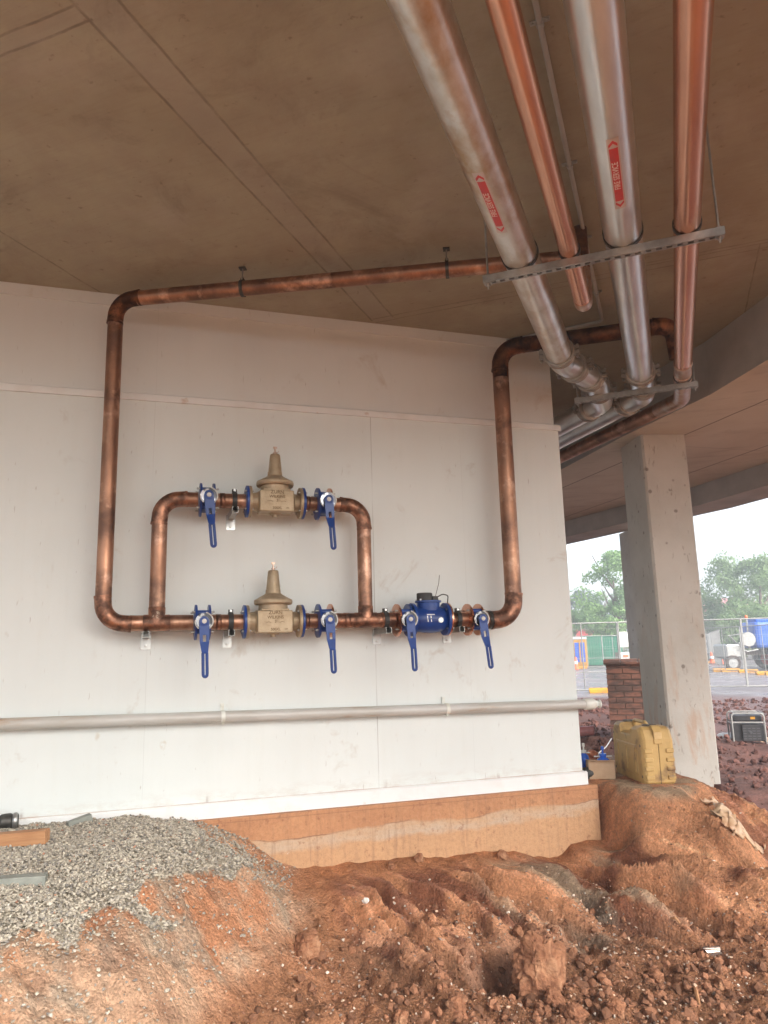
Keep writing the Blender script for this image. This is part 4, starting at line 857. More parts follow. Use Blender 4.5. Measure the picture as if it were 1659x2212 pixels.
band(t, (xs1, 5.22, ZS), (0, 1, 0), RS); band(t, Vector(J[1])+dj*.34+Vector((0, .05, 0)), dj, RS); band(t, Vector(J[1])+dj*.78+Vector((0, .03, 0)), dj, RS); band(t, (-.403, 6.17, ZS), (0, 1, 0), RS); band(t, Vector(J[3])+Vector(DN)*.22+Vector((0, .07, 0)), DN, RS)
ya, yb = yrow(xs1, 2.0, 375), yrow(xs1, 2.0, 500); sticker(t, xs1, ZS, RS, ya, yb, .05, R(-24)*0+R(-8), 0)
t2 = thing('fire_pipe', (0, 0, 0), 0.0, 'clean right galvanised fire pipe with red flow label between the copper pipes', 'fire pipe')
MB().tube([(xs2, Y0, ZS), (xs2, 6.05, ZS)], RS, 40).build('pipe', 'galvanised', t2)
P, _ = bend([(xs2, 6.05, ZS), (xs2, 6.46, ZS), tuple(Vector((xs2, 6.46, ZS))+Vector(DN)*3.5)], .16, 6); MB().tube(P, RS*.985, 36).build('back_pipe', 'galvanised', t2)
band(t2, (xs2, 5.88, ZS), (0, 1, 0), RS); band(t2, (xs2, 6.24, ZS), (0, 1, 0), RS); band(t2, Vector((xs2, 6.46, ZS))+Vector(DN)*.24, DN, RS)
ya, yb = yrow(xs2, 2.0, 303), yrow(xs2, 2.0, 448); sticker(t2, xs2, ZS, RS, ya, yb, .05, R(4), 0)
t = thing('copper_pipe', (0, 0, 0), 0.0, 'slim bright copper pipe overhead ending in a soldered cap between the silver pipes', 'copper pipe')
yE = 4.42; MB().tube([(xc1, Y0, 2.05), (xc1, yE-.06, 2.05)], OD, 32).build('pipe', 'copper_new', t)
P, _ = bend([(xc1, yE-.12, 2.05), (xc1, yE, 2.05), (xc1, yE+.02, 2.3)], .07, 8); MB().tube(P, OD*1.05, 28).build('end_elbow', 'solder', t); MB().tube([(xc1, yE+.016, 2.24), (xc1, yE+.02, CZ)], OD, 24).build('drop_leg', 'copper_dark', t)
t = thing('copper_pipe', (0, 0, 0), 0.0, 'thick bright copper pipe overhead on the right turning left behind the wall', 'copper pipe')
ZC2 = 2.0+RB; MB().tube([(xc2, Y0, ZC2), (xc2, 5.7, ZC2)], RB, 36).build('pipe', 'copper_new', t)
P, arcs = bend([(xc2, 6.2, ZC2), (xc2, 6.62, ZC2), tuple(Vector((xc2, 6.62, ZC2))+Vector(DN)*.32)], .16, 8); MB().tube(P, RB*1.04, 32).build('elbow', 'solder', t)
MB().tube([(xc2, 5.7, ZC2), (xc2, 5.72, ZC2), (xc2, 6.2, ZC2)], [RB, RB*1.02, RB*1.02], 32).build('joint_sleeve', 'solder', t)
for yy in (5.72, 5.95, 6.08): MB().lathe([(-.008, RB*1.02), (-.006, RB*1.09), (.006, RB*1.09), (.008, RB*1.02)], 'y', 32, (xc2, yy, ZC2), cap=False).build('joint_bead', 'solder', t)
q0 = Vector((xc2, 6.62, ZC2))+Vector(DN)*.30; MB().tube([q0, q0+Vector(DN)*3.4], RB, 32).build('back_pipe', 'copper_old', t)
# conduit on the ceiling with saddles
t = thing('conduit', (0, 0, 0), 0.0, 'thin grey conduit fixed to the ceiling between copper and silver pipes', 'conduit')
zc = CZ-.018; A = (-.255, Y0, zc); B_ = (-.312, 5.86, zc)
P, _ = bend([A, B_, (-1.15, 5.92, zc)], .05, 6); MB().tube(P, .0125, 12).build('tube', 'beam_concrete', t)
for yy in (2.75, 3.75, 4.55, 5.35):
    x_ = -.255-.057*(yy+4)/9.86; mb = MB(); mb.box((x_-.042, yy-.012, CZ-.006), (x_+.042, yy+.012, CZ-.001)); mb.lathe([(-.012, .0128), (-.012, .0165), (.012, .0165), (.012, .0128)], 'y', 16, (x_, yy, zc), cap=False); mb.lathe([(-.012, .006), (-.006, .006)], 'z', 8, (x_-.032, yy, CZ)); mb.lathe([(-.012, .006), (-.006, .006)], 'z', 8, (x_+.032, yy, CZ)); mb.build('saddle', 'zinc', t)
# trapeze hangers
def trapeze(y, x0, x1, label, dia=0.0):
    t = thing('trapeze_hanger', ((x0+x1)/2, y, 2.0), 0.0, label, 'pipe hanger', 'slotted channel hangers under the overhead pipes')
    L = (x1-x0)/2; s = .0205; th = .003; mb = MB()
    # channel: slotted web underneath, walls, lips; built around real slot openings
    xs = list(np.arange(-L+.03, L-.03, .05)); z0 = -.041; z1 = -.041+th
    prev = -L
    for a in xs:
        mb.box((prev, -s, z0), (a+.010, s, z1)); 
        mb.box((a+.010, -s, z0), (a+.038, -.009, z1)); mb.box((a+.010, .009, z0), (a+.038, s, z1)); prev = a+.038
    mb.box((prev, -s, z0), (L, s, z1))
    mb.box((-L, -s-.0005, z0-.0002), (L, -s+th, 0)); mb.box((-L, s-th, z0-.0002), (L, s+.0005, 0)); mb.box((-L, -s+th, -th), (L, -s+.009, 0)); mb.box((-L, s-.009, -th), (L, s-th, 0)); mb.build('channel', 'zinc', t)
    for q in (-1, 1):
        xr = q*(L-.025); MB().tube([(xr, 0, -.075), (xr, 0, CZ-2.0)], .006, 10).build('threaded_rod', 'zinc', t)
        mb = MB(); mb.lathe([(-.058, .012), (-.046, .012)], 'z', 6, (xr, 0, 0)); mb.box((xr-.02, -.02, -.0455), (xr+.02, .02, -.0415)); mb.lathe([(.004, .012), (.014, .012)], 'z', 6, (xr, 0, 0)); mb.build('nut', 'zinc_bright', t)
    def strap(xc, r):
        mb = MB(); mb.lathe([(-.014, r+.0015), (-.014, r+.006), (.014, r+.006), (.014, r+.0015)], 'y', 40, (xc-(x0+x1)/2, 0, r+.001), cap=False); mb.box((xc-(x0+x1)/2-.02, -.014, 2*r+.004), (xc-(x0+x1)/2+.02, .014, 2*r+.03)); mb.build('pipe_strap', 'dark_steel', t)
    return strap
st = trapeze(3.72, -.80, .41, 'near slotted channel hanger carrying the four overhead pipes'); st(xs1, RS); st(xc1, OD); st(xs2, RS); st(xc2, RB)
st = trapeze(6.02, -.59, .35, 'far slotted channel hanger below the pipe couplings'); st(xc2, RB)

exec_far = True
# ------------------------------------------------------------------ loose stones (real geometry)
phi = (1+5**.5)/2
IV = np.array([(-1, phi, 0), (1, phi, 0), (-1, -phi, 0), (1, -phi, 0), (0, -1, phi), (0, 1, phi), (0, -1, -phi), (0, 1, -phi), (phi, 0, -1), (phi, 0, 1), (-phi, 0, -1), (-phi, 0, 1)])/math.sqrt(1+phi*phi)
IF = np.array([(0, 11, 5), (0, 5, 1), (0, 1, 7), (0, 7, 10), (0, 10, 11), (1, 5, 9), (5, 11, 4), (11, 10, 2), (10, 7, 6), (7, 1, 8), (3, 9, 4), (3, 4, 2), (3, 2, 6), (3, 6, 8), (3, 8, 9), (4, 9, 5), (2, 4, 11), (6, 2, 10), (8, 6, 7), (9, 8, 1)])
def stones(name, pos, size, cols, jitter=.35, flat=.75, iso=0.0):
    n = len(pos); q = rng.normal(size=(n, 4)); q /= np.linalg.norm(q, axis=1)[:, None]; w_, x, y, z = q.T
    M = np.stack([1-2*(y*y+z*z), 2*(x*y-z*w_), 2*(x*z+y*w_), 2*(x*y+z*w_), 1-2*(x*x+z*z), 2*(y*z-x*w_), 2*(x*z-y*w_), 2*(y*z+x*w_), 1-2*(x*x+y*y)], 1).reshape(n, 3, 3)
    V = IV[None]*(1+rng.uniform(-jitter, jitter, (n, 12, 1)))*np.stack([np.ones(n), np.maximum(rng.uniform(.55, .95, n), iso), np.maximum(rng.uniform(.4, .8, n), iso)], 1)[:, None, :]
    V = np.einsum('nij,nkj->nki', M, V)*size[:, None, None]; V[:, :, 2] *= flat; V += pos[:, None, :]
    F = (IF[None]+12*np.arange(n)[:, None, None]).reshape(-1, 3)
    me = bpy.data.meshes.new(name); me.vertices.add(n*12); me.vertices.foreach_set('co', V.ravel().astype(np.float32)); me.loops.add(F.size); me.loops.foreach_set('vertex_index', F.ravel().astype(np.int32)); me.polygons.add(len(F)); me.polygons.foreach_set('loop_start', np.arange(0, F.size, 3, dtype=np.int32)); me.update(calc_edges=True)
    me.polygons.foreach_set('use_smooth', np.zeros(len(F), bool))
    ca = me.color_attributes.new('soil', 'FLOAT_COLOR', 'POINT'); cc_ = np.repeat(np.hstack([cols, np.ones((n, 1))]), 12, axis=0); ca.data.foreach_set('color', cc_.ravel().astype(np.float32)); me.materials.append(MATS['stone']); o = bpy.data.objects.new(name, me); return link(o)
def scatter(n, u0, u1, n0, n1):
    u = rng.uniform(u0, u1, n); v = rng.uniform(n0, n1, n); x = WD[0]*u+WN[0]*(v-WDIST); y = WD[1]*u+WN[1]*(v-WDIST); return x, y, u, v
x, y, u, v = scatter(80000, -1.1, 1.0, .06, 2.3); z = height(x, y); px, py, dz = project(np.stack([x, y, z], 1))
k = inpoly(px+22*fbm(x*5, y*5, 3), py+10*fbm(x*5+3, y*5, 3), GRAVEL); gp = np.array(GRAVEL); k |= (rng.rand(len(x)) < .035) & (u < .9) & (z > -1.5); k |= (rng.rand(len(x)) < .08) & inpoly((px-200)/1.25+180, (py-1860)/1.35+1850, GRAVEL)
x, y, z = x[k], y[k], z[k]; n = len(x); s = .004+.0078*rng.rand(n)**1.3; base = np.array([(.43, .38, .30), (.34, .30, .24), (.47, .42, .33), (.24, .22, .19), (.46, .42, .35), (.42, .22, .14)])
ci = rng.choice(6, n, p=[.3, .24, .2, .14, .105, .015]); cols = base[ci]*rng.uniform(.8, 1.2, (n, 1))
tag(stones('gravel', np.stack([x, y, z+s*.35+rng.uniform(0, .012, n)], 1), s, cols), 'grey crushed gravel heaped along the base of the white wall', 'gravel', kind='stuff')
x, y, u, v = scatter(26000, .3, 4.9, .35, 3.0); z = height(x, y); dens = sstep(-1.5, -1.66, z)*(.35+.65*sstep(-.1, .4, fbm(x*1.4+5, y*1.4, 3)))+.04+.10*sstep(3.3, 3.6, u)
k = rng.rand(len(x)) < dens; x, y, z = x[k], y[k], z[k]; n = len(x); s = .003+.011*rng.rand(n)**2.2; base = np.array([(.52, .36, .25), (.36, .18, .10), (.24, .11, .062), (.60, .50, .40), (.30, .22, .17)]); ci = rng.choice(5, n, p=[.22, .32, .26, .08, .12]); cols = base[ci]*rng.uniform(.8, 1.2, (n, 1))
tag(stones('loose_stones', np.stack([x, y, z+s*.4], 1), s, cols), 'small pink and tan stones scattered over the pit floor', 'stones', kind='stuff')
x, y, u, v = scatter(15000, .4, 4.9, .4, 3.1); z = height(x, y); px, py, dz = project(np.stack([x, y, z], 1)); dens = sstep(-1.58, -1.7, z)*(.12+.8*sstep(1980, 2120, py)*sstep(700, 1000, px)+.4*sstep(.1, .4, fbm(x*1.1, y*1.1+8, 3)))
k = rng.rand(len(x)) < dens; x, y, z = x[k], y[k], z[k]; n = len(x); s = .004+.030*rng.rand(n)**4.0; cols = np.array((.235, .108, .058))*rng.uniform(.5, 1.4, (n, 1))
xm = rng.uniform(-3.2, 5.2, 16000); ym = 7.2+13.5*rng.rand(16000); km = (rng.rand(16000) < .25+.75*sstep(-.2, .3, fbm(xm*1.2, ym*1.2, 3))) & ((xm > .2) | (ym > 9.5)); xm, ym = xm[km], ym[km]; zm = height(xm, ym); nm = len(xm); sm_ = .012+.05*rng.rand(nm)**3
x = np.concatenate([x, xm]); y = np.concatenate([y, ym]); z = np.concatenate([z, zm]); s = np.concatenate([s, sm_]); cols = np.concatenate([cols, np.array((.115, .05, .038))*rng.uniform(.6, 1.4, (nm, 1))])
tag(stones('soil_crumbs', np.stack([x, y, z+s*.3], 1), s, cols, .3, .95, .75), 'crumbly brown lumps of soil on the pit floor', 'soil crumbs', kind='stuff')
# big clods one can point to
def ground_at(px_, py_):
    lo = None; r = ray(px_, py_)
    ts = np.linspace(2.2, 16, 700); h = height(r[0]*ts, r[1]*ts); d = r[2]*ts-h; i = int(np.argmax(d < 0)); a, b_ = ts[i-1], ts[i]
    return r*(a+b_)/2
CL = [(1162, 2078, 128, 'largest brown clod of earth standing in the pit floor'), (662, 2035, 76, 'dark brown clod below the gravel bank on the left'), (1120, 2010, 30, 'small reddish clod touching the back of the largest clod'), (1195, 2150, 46, 'low clod just in front of the largest clod'),
      (985, 2165, 58, 'broad clod left of the low clod near the bottom edge'), (865, 2196, 40, 'flat reddish clod at the bottom left of the pit floor'), (1300, 2110, 26, 'small round clod right of the largest clod'), (1415, 2105, 40, 'clod beside the dark hollow right of the largest clod'),
      (1245, 2185, 54, 'pointed clod at the bottom edge below the largest clod'), (845, 1868, 22, 'small clod resting against the footing on the left mound'), (1085, 1842, 26, 'reddish lump lying against the footing left of its right end'), (905, 1850, 24, 'brown lump on top of the mound by the footing'),
      (1330, 2170, 44, 'grey brown clod at the lower right of the pit floor'), (760, 2050, 22, 'small clod right of the dark brown clod'), (1560, 2120, 34, 'loose clod far right on the pit floor')]
for i, (a, b_, sz, lab) in enumerate(CL):
    p = ground_at(a, min(b_+sz*.35, 2209)); d = float(p@FW); r = sz*.5*d/PF
    o = rock_mesh('earth_clod', r, 'soil_clod', i*3.7+1.2, 6 if sz > 70 else 5 if sz > 30 else 4, (.95, .9, 1.2) if i == 0 else (1, .9, .8), .2, cuts=7); o.location = (p[0], p[1], p[2]+r*.45); o.rotation_euler = (0, 0, i*1.3); tag(o, lab, 'clod', 'clods of earth in the pit')
p = ground_at(790, 1950); o = rock_mesh('white_stone', .02, 'white_plastic', 5, 2, (1, .8, .9), .3); o.location = (p[0], p[1], p[2]+.012); tag(o, 'single white stone on the bank below the footing', 'stone')
# litter
p = ground_at(1540, 2063); t = thing('crushed_can', p+np.array((0, 0, .02)), .4, 'crushed shiny tin scrap on the floor at lower right', 'litter'); mb = MB()
prof = []
for i in range(9):
    a = i/8*math.pi; prof.append([(-.05+.012*math.sin(i*2.1), .03*math.cos(a), .035*math.sin(a)-.01), (.05+.01*math.cos(i*1.7), .034*math.cos(a)+.008, .03*math.sin(a)+.006*math.sin(i*3)-.01)])
mb.loft(prof, cap=False, closed=False, smooth=False); mb.build('tin_sheet', 'foil', t, fix=False)
for (a, b_, c, d, lab) in ((1500, 2140, 1512, 2180, 'broken grey stick stuck in the soil at lower right'), (1450, 1992, 1470, 2000, 'short pale splinter lying at the foot of the right bank')):
    p, q = ground_at(a, b_), ground_at(c, d); mb = MB(); mb.tube([tuple(p+np.array((0, 0, .02))), tuple((p+q)/2+np.array((0, 0, .035))), tuple(q+np.array((0, 0, .012)))], [.006, .011, .007], 6, smooth=False); o = mb.build('stick', 'timber'); tag(o, lab, 'stick')

# ------------------------------------------------------------------ left corner items
def on_ground(px_, py_, dzz=0): p = ground_at(px_, py_); return p+np.array((0, 0, dzz))
def brick_block(px0, py0, px1, py1, w_, h_, name, m, label, cat, lift=0.0, ch=.004):
    a, b_ = ground_at(px0, py0), ground_at(px1, py1); c = (a+b_)/2; d = b_-a; L = float(np.linalg.norm(d[:2])); ang = math.atan2(d[1], d[0]); t = thing(name, c+np.array((0, 0, lift)), (0, -math.atan2(d[2], L), ang), label, cat)
    return t, L
t, L = brick_block(-160, 1852, 97, 1829, 0, 0, 'timber_plank', 'timber', 'orange brown timber plank end on the gravel at the left edge', 'timber', .01); MB().box((-L/2, -.0, 0), (L/2, .07, .072), .004).build('board', 'timber', t)
t, L = brick_block(-150, 1935, 97, 1916, 0, 0, 'grey_bar', 'grey_block', 'long grey steel bar lying on the gravel below the timber plank', 'steel bar', .005)
mb = MB(); mb.box((-L/2, 0, 0), (L/2, .07, .045), .003); mb.build('bar', 'grey_block', t)
t, L = brick_block(150, 1791, 202, 1778, 0, 0, 'paver_block', 'grey_block', 'small grey block leaning at the foot of the wall on the gravel', 'block', .0)
MB().box((-L/2, 0, -.01), (L/2, .06, .045), .003).build('block', 'grey_block', t); t.rotation_euler[1] -= R(8)
p = on_ground(25, 1812); p2 = WP(-.78, .10, -.955); t = thing('pipe_coupler', p2, WROT+.15, 'dark grey metal pipe coupler behind the timber plank at the wall', 'pipe fitting')
mb = MB(); mb.lathe([(-.12, .03), (-.12, .036), (-.03, .036), (-.02, .044), (.0, .046), (.03, .046), (.04, .04), (.07, .04), (.075, .034), (.075, .026)], 'x', 32, cap=False); mb.build('body', 'dark_steel', t)
mb = MB(); mb.lathe([(.04, .041), (.05, .047), (.062, .047), (.07, .041)], 'x', 32, cap=False); mb.build('ring', 'zinc', t)
mb = MB(); mb.lathe([(0, .012), (.05, .012), (.052, .0)], 'z', 12, (-.05, 0, .03)); mb.build('spigot', 'dark_steel', t)

# ------------------------------------------------------------------ yellow tool case
c0 = PZ(1394, 1697, -1.072); c1 = PZ(1323, 1666, -1.072)
dl = c1-c0; dl[2] = 0; dl /= np.linalg.norm(dl); ang = math.atan2(-dl[1], -dl[0])     # local +x points from the far end to the near corner
CLn, CTh, CHt = .64, .26, .44
t = thing('tool_case', c0+np.array((0, 0, -.012)), (0, 0, ang), 'dirty yellow plastic tool case with dark latches standing on the bank', 'tool case')
# local: x from -CLn (far left end) to 0 (near corner); y 0..CTh (away to the right)
mb = MB()
prof = [(-CLn+.03, 0), (-.03, 0), (0, .03), (.002, CHt-.09), (-.03, CHt-.02), (-.06, CHt), (-.19, CHt), (-.215, CHt-.06), (-.44, CHt-.06), (-.465, CHt), (-CLn+.07, CHt), (-CLn+.03, CHt-.02), (-CLn, CHt-.09), (-CLn-.003, .03)]
for ya, yb, ins in ((.0, CTh/2-.0015, 1), (CTh/2+.0015, CTh, -1)):
    def shr(k): cx, cz = -CLn/2, CHt/2; return [(cx+(p[0]-cx)*k, cz+(p[1]-cz)*k) for p in prof]
    if ins == 1: R_ = [(ya, .90), (ya+.012, .965), (ya+.03, 1.0), (yb, 1.0)]
    else: R_ = [(ya, 1.0), (yb-.03, 1.0), (yb-.012, .965), (yb, .90)]
    mb.loft([[(p[0], yy, p[1]) for p in shr(kk)] for yy, kk in R_], smooth=False)
mb.build('shell', 'case_yellow', t, bevel=.004)
mb = MB(); mb.box((-CLn+.01, CTh/2-.0022, .02), (-.004, CTh/2+.0022, CHt-.03)); mb.build('seam', 'case_dark', t)
for k in range(4):                                       # moulded ribs on the end facing us
    z0 = .05+k*.066
    for (ya, yb) in ((.012, .080), (CTh-.075, CTh-.012)): mb = MB(); mb.box((-.004, ya, z0), (.013, yb, z0+.032), .006); mb.build('end_rib', 'case_yellow', t)
mb = MB(); mb.box((-.004, CTh/2-.035, CHt-.125), (.010, CTh/2+.035, CHt-.085), .004); mb.prism([(.012, CHt-.09), (.006, CHt-.035), (-.03, CHt+.006), (-.06, CHt+.012), (-.055, CHt-.004), (-.02, CHt-.03), (0, CHt-.09)], CTh/2-.032, CTh/2+.032, axis='y'); mb.build('corner_hasp', 'case_yellow', t, bevel=.003)
for xa in (-.17, -.58):
    mb = MB(); mb.box((xa, CTh/2-.045, CHt-.004), (xa+.075, CTh/2+.04, CHt+.012), .004); mb.box((xa+.005, CTh/2-.055, CHt-.03), (xa+.07, CTh/2-.043, CHt+.008), .003); mb.build('latch', 'case_dark', t)
mb = MB(); P, _ = bend([(-.455, CTh/2, CHt-.055), (-.445, CTh/2, CHt+.018), (-.205, CTh/2, CHt+.018), (-.195, CTh/2, CHt-.055)], .03, 5); mb.tube(P, .0155, 12); mb.build('handle', 'case_yellow', t)
mb = MB()
mb.box((-CLn+.09, -.006, .07), (-.10, .012, .30), .010)
mb.build('side_panel', 'case_yellow', t)
for xa in (-.50, -.32, -.14): mb = MB(); mb.box((xa-.012, -.012, .09), (xa+.012, .0, .28), .005); mb.build('side_rib', 'case_yellow', t)
for xa, za in ((-.04, .07), (-.59, .07), (-.59, .35), (-.04, .30)): mb = MB(); mb.lathe([(-.001, .011), (.012, .011)], 'y', 14, (xa, 0, za)); mb.build('stud', 'case_dark', t)

# cardboard box with blue bottles, black cap, orange wrap, purple pipe, cable
def local_at(px_, py_): return ground_at(px_, py_)
b0, b1 = local_at(1274, 1683), local_at(1317, 1684); d = b1-b0; ang = math.atan2(d[1], d[0]); t = thing('cardboard_box', b0, (R(-6), 0, ang), 'small open cardboard box by the wall corner holding a blue bottle', 'box')
L = .205
mb = MB(); th = .003; mb.box((0, 0, 0), (L, th, .145)); mb.box((0, .16-th, 0), (L, .16, .145)); mb.box((0, th, 0), (th, .16-th, .145)); mb.box((L-th, th, 0), (L, .16-th, .145)); mb.box((th, th, 0), (L-th, .16-th, th)); mb.build('carton', 'cardboard', t)
mb = MB(); mb.box((0, -.05, .142), (L, .0, .1445)); o = mb.build('flap', 'cardboard', t); 
def bottle(loc, label, capm='blue_plastic', s=1.0):
    t = thing('squeeze_bottle', loc, .3, label, 'bottle', 'blue bottles by the wall corner')
    mb = MB(); mb.lathe([(0, .03*s), (.004, .036*s), (.10, .036*s), (.125, .031*s), (.14, .016*s), (.150, .014*s)], 'z', 24, smooth=True); mb.build('body', 'blue_plastic', t)
    mb = MB(); mb.lathe([(.148, .018*s), (.170, .018*s)], 'z', 20); mb.lathe([(.17, .008), (.205, .007)], 'z', 12); mb.lathe([(.20, .014), (.228, .012)], 'z', 14); mb.build('cap', capm, t)
    mb = MB(); mb.box((-.045*s, -.008, .146), (.045*s, .008, .152)); mb.build('collar', 'white_plastic', t)
tb = b0+np.array((math.cos(ang)*.13-math.sin(ang)*.09, math.sin(ang)*.13+math.cos(ang)*.09, .015)); bottle(tb, 'blue bottle with blue cap standing in the cardboard box', 'blue_plastic', 1.6)
q = local_at(1262, 1668); q = q+np.array((-.0, .06, .0)); bottle(q, 'blue bottle with white cap half hidden behind the wall corner', 'white_plastic', 1.2)
q = local_at(1271, 1680); t = thing('black_cap', q+np.array((0, 0, .035)), .5, 'black ribbed plastic cap at the foot of the wall corner', 'cap'); mb = MB(); mb.lathe([(-.05, .034), (-.04, .045), (0, .047), (.03, .045), (.035, .038), (.035, .0)], 'x', 14); mb.build('cap_body', 'black_rubber', t)
q = local_at(1284, 1668); o = rock_mesh('foil_bundle', .075, 'orange_wrap', 3.3, 3, (1, .8, .95), .45); o.location = tuple(q+np.array((-.04, .16, .08))); tag(o, 'crumpled coppery orange foil bundle behind the cardboard box', 'foil')
q = PZ(1268, 1579, -1.02); t = thing('plastic_pipe', q, (0, R(-3), math.atan2(WD[1], WD[0])-.35), 'cut end of a purple brown plastic pipe sticking out past the wall corner', 'pipe')
mb = MB(); mb.lathe([(-1.2, .057), (.075, .057), (.075, .051), (-.3, .051)], 'x', 32, cap=False); mb.build('tube', 'purple_pipe', t); MB().lathe([(-.28, .0), (-.28, .0515)], 'x', 24, cap=False).build('bore', 'black_rubber', t)  # black disc paints in the shade deep inside the open pipe
a = ground_at(1292, 1630); b_ = ground_at(1322, 1612); mb = MB(); mb.tube(bend([tuple(a+np.array((0, 0, .012))), tuple((a*.6+b_*.4)+np.array((.03, 0, .05))), tuple(b_+np.array((0, 0, .09)))], .1, 5)[0], .006, 8); tag(mb.build('cable', 'cable_white'), 'short white cable curving behind the yellow case', 'cable')

# plastic sheeting at the column foot
pts = [(1528, 1727), (1545, 1736), (1560, 1748), (1574, 1766), (1586, 1786), (1598, 1800), (1618, 1812), (1640, 1830)]
rows = []
for i in range(29):
    tt = i/28*(len(pts)-1); k0 = min(int(tt), len(pts)-2); fr = tt-k0; a = pts[k0][0]*(1-fr)+pts[k0+1][0]*fr; b_ = pts[k0][1]*(1-fr)+pts[k0+1][1]*fr
    g0 = ground_at(a, b_+4); w_ = .15+.05*math.sin(i*.9)+.03*math.sin(i*2.7); row = []
    for j in range(13):
        s_ = (j/12-.5)*w_; q = g0+np.array((s_*.8+.012*math.sin(i*1.3+j), s_*.6, 0)); zz = float(height(np.array([q[0]]), np.array([q[1]]))[0]); row.append((q[0], q[1], zz+.022+.012*math.sin(j*1.5+i*.8)+.014*math.sin(i*1.7-j*.6)+.010*math.sin(j*2.9+i*2.1)))
    rows.append(row)
mb = MB(); mb.loft(rows, cap=False, closed=False); o = mb.build('plastic_sheet', 'sheet_plastic', fix=False); sol = o.modifiers.new('thick', 'SOLIDIFY'); sol.thickness = .004; sb = o.modifiers.new('sub', 'SUBSURF'); sb.levels = sb.render_levels = 1
tag(o, 'crumpled dirty plastic sheet along the bank at the column foot', 'plastic sheet')

# ------------------------------------------------------------------ generator
g0 = PD(1577, 1604, 12.6); g1 = PD(1648, 1611, 12.6); zg = float(height(np.array([g0[0]]), np.array([g0[1]]))[0]); W_ = .58; D_ = .42; Hh = .49
base = PD(1586, 1606, 12.4); t = thing('generator', (base[0], base[1], zg-.01), R(6), 'black portable generator in a white tube frame on the mud', 'generator')
zg2 = t.location[2]
def hoop(y, m=0): return bend([(0, y, 0), (0, y, Hh), (W_*.86, y, Hh), (W_*.86, y, 0)], .06, 6)[0]
mb = MB(); 
for y in (0, D_): mb.tube(hoop(y), .014, 10)
for xx in (0, W_*.86):
    mb.tube([(xx, 0, .02), (xx, D_, .02)], .012, 8); mb.tube([(xx, 0, Hh*.66), (xx, D_, Hh*.66)], .010, 8)
for y in (0, D_): mb.tube([(0, y, Hh*.70), (W_*.86, y, Hh*.70)], .012, 8)
mb.tube([(.06, 0, Hh), (.06, D_, Hh)], .01, 8); mb.tube([(.5, 0, Hh), (.5, D_, Hh)], .01, 8); mb.build('tube_frame', 'fence_metal', t)
mb = MB(); mb.box((.03, .04, Hh*.72), (W_*.83, D_-.04, Hh*.93), .02); mb.lathe([(Hh*.93, .03), (Hh*.97, .03)], 'z', 14, (.28, .22, 0)); mb.build('fuel_tank', 'generator_black', t)
mb = MB(); mb.box((.30, .036, Hh*.80), (.37, .041, Hh*.88)); mb.build('warning_label', 'yellow_plastic', t)
mb = MB(); mb.box((.02, .06, .03), (.16, D_-.05, Hh*.66), .01); mb.box((.16, .09, .03), (.52, D_-.06, Hh*.62), .02); mb.build('engine', 'generator_black', t)
mb = MB(); mb.box((.15, .02, .04), (W_*.80, .07, Hh*.62), .008); mb.cur = 1
for i in range(4):
    for j in range(5):
        if (i, j) != (1, 2): mb.box((.165+i*.07, .016, .07+j*.042), (.215+i*.07, .0215, .084+j*.042))
mb.lathe([(.012, .02), (.021, .024)], 'y', 18, (.28, 0, .18)); mb.build('side_cover', ['generator_black', 'generator_panel'], t)
for k, (a, b_, sz, lab) in enumerate(((1568, 1596, .16, 'pale torn paper sack on the mud left of the generator'), (1655, 1600, .12, 'pale rubbish sack on the mud right of the generator'))):
    p = PD(a, b_, 12.9); o = rock_mesh('paper_sack', sz, 'cardboard' if k else 'white_plastic', 8+k, 3, (1.3, .9, .55), .4); o.location = (p[0], p[1], p[2]); tag(o, lab, 'sack')

# ------------------------------------------------------------------ site beyond
GZ = -1.42
def wpt(px_, d): r = ray(px_, 1390); f_ = d/float(r@FW); return np.array((r[0]*f_, r[1]*f_))
def fence(pa, pb, da, db, h, label, mesh=True, z=None, n=None, mid=True):
    a, b_ = wpt(pa, da), wpt(pb, db); v = b_-a; L = float(np.linalg.norm(v)); ang = math.atan2(v[1], v[0]); z = GZ if z is None else z
    t = thing('temporary_fence', (a[0], a[1], z), ang, label, 'fence', 'temporary mesh fence panels round the site')
    mb = MB(); r = .021
    for xx in (0, L): mb.tube([(xx, 0, .08), (xx, 0, h)], r, 8)
    for zz in (.10, h-.02): mb.tube([(0, 0, zz), (L, 0, zz)], r, 8)
    if mid: mb.tube([(L/2, 0, .1), (L/2, 0, h)], r*.8, 8); mb.tube([(0, 0, .62), (L, 0, .62)], r*.7, 6)
    mb.build('frame', 'fence_metal', t)
    if mesh:
        mb = MB(); w_ = .0022 if da < 30 else .003
        step = .07
        for k in range(1, int(L/step)): mb.tube([(k*step, 0, .1), (k*step, 0, h-.02)], w_, 3, cap=False, smooth=False)
        for k in range(1, int(h/.30)): mb.tube([(0, 0, .1+k*.30), (L, 0, .1+k*.30)], w_, 3, cap=False, smooth=False)
        mb.build('wire_mesh', 'fence_metal', t)
    return t
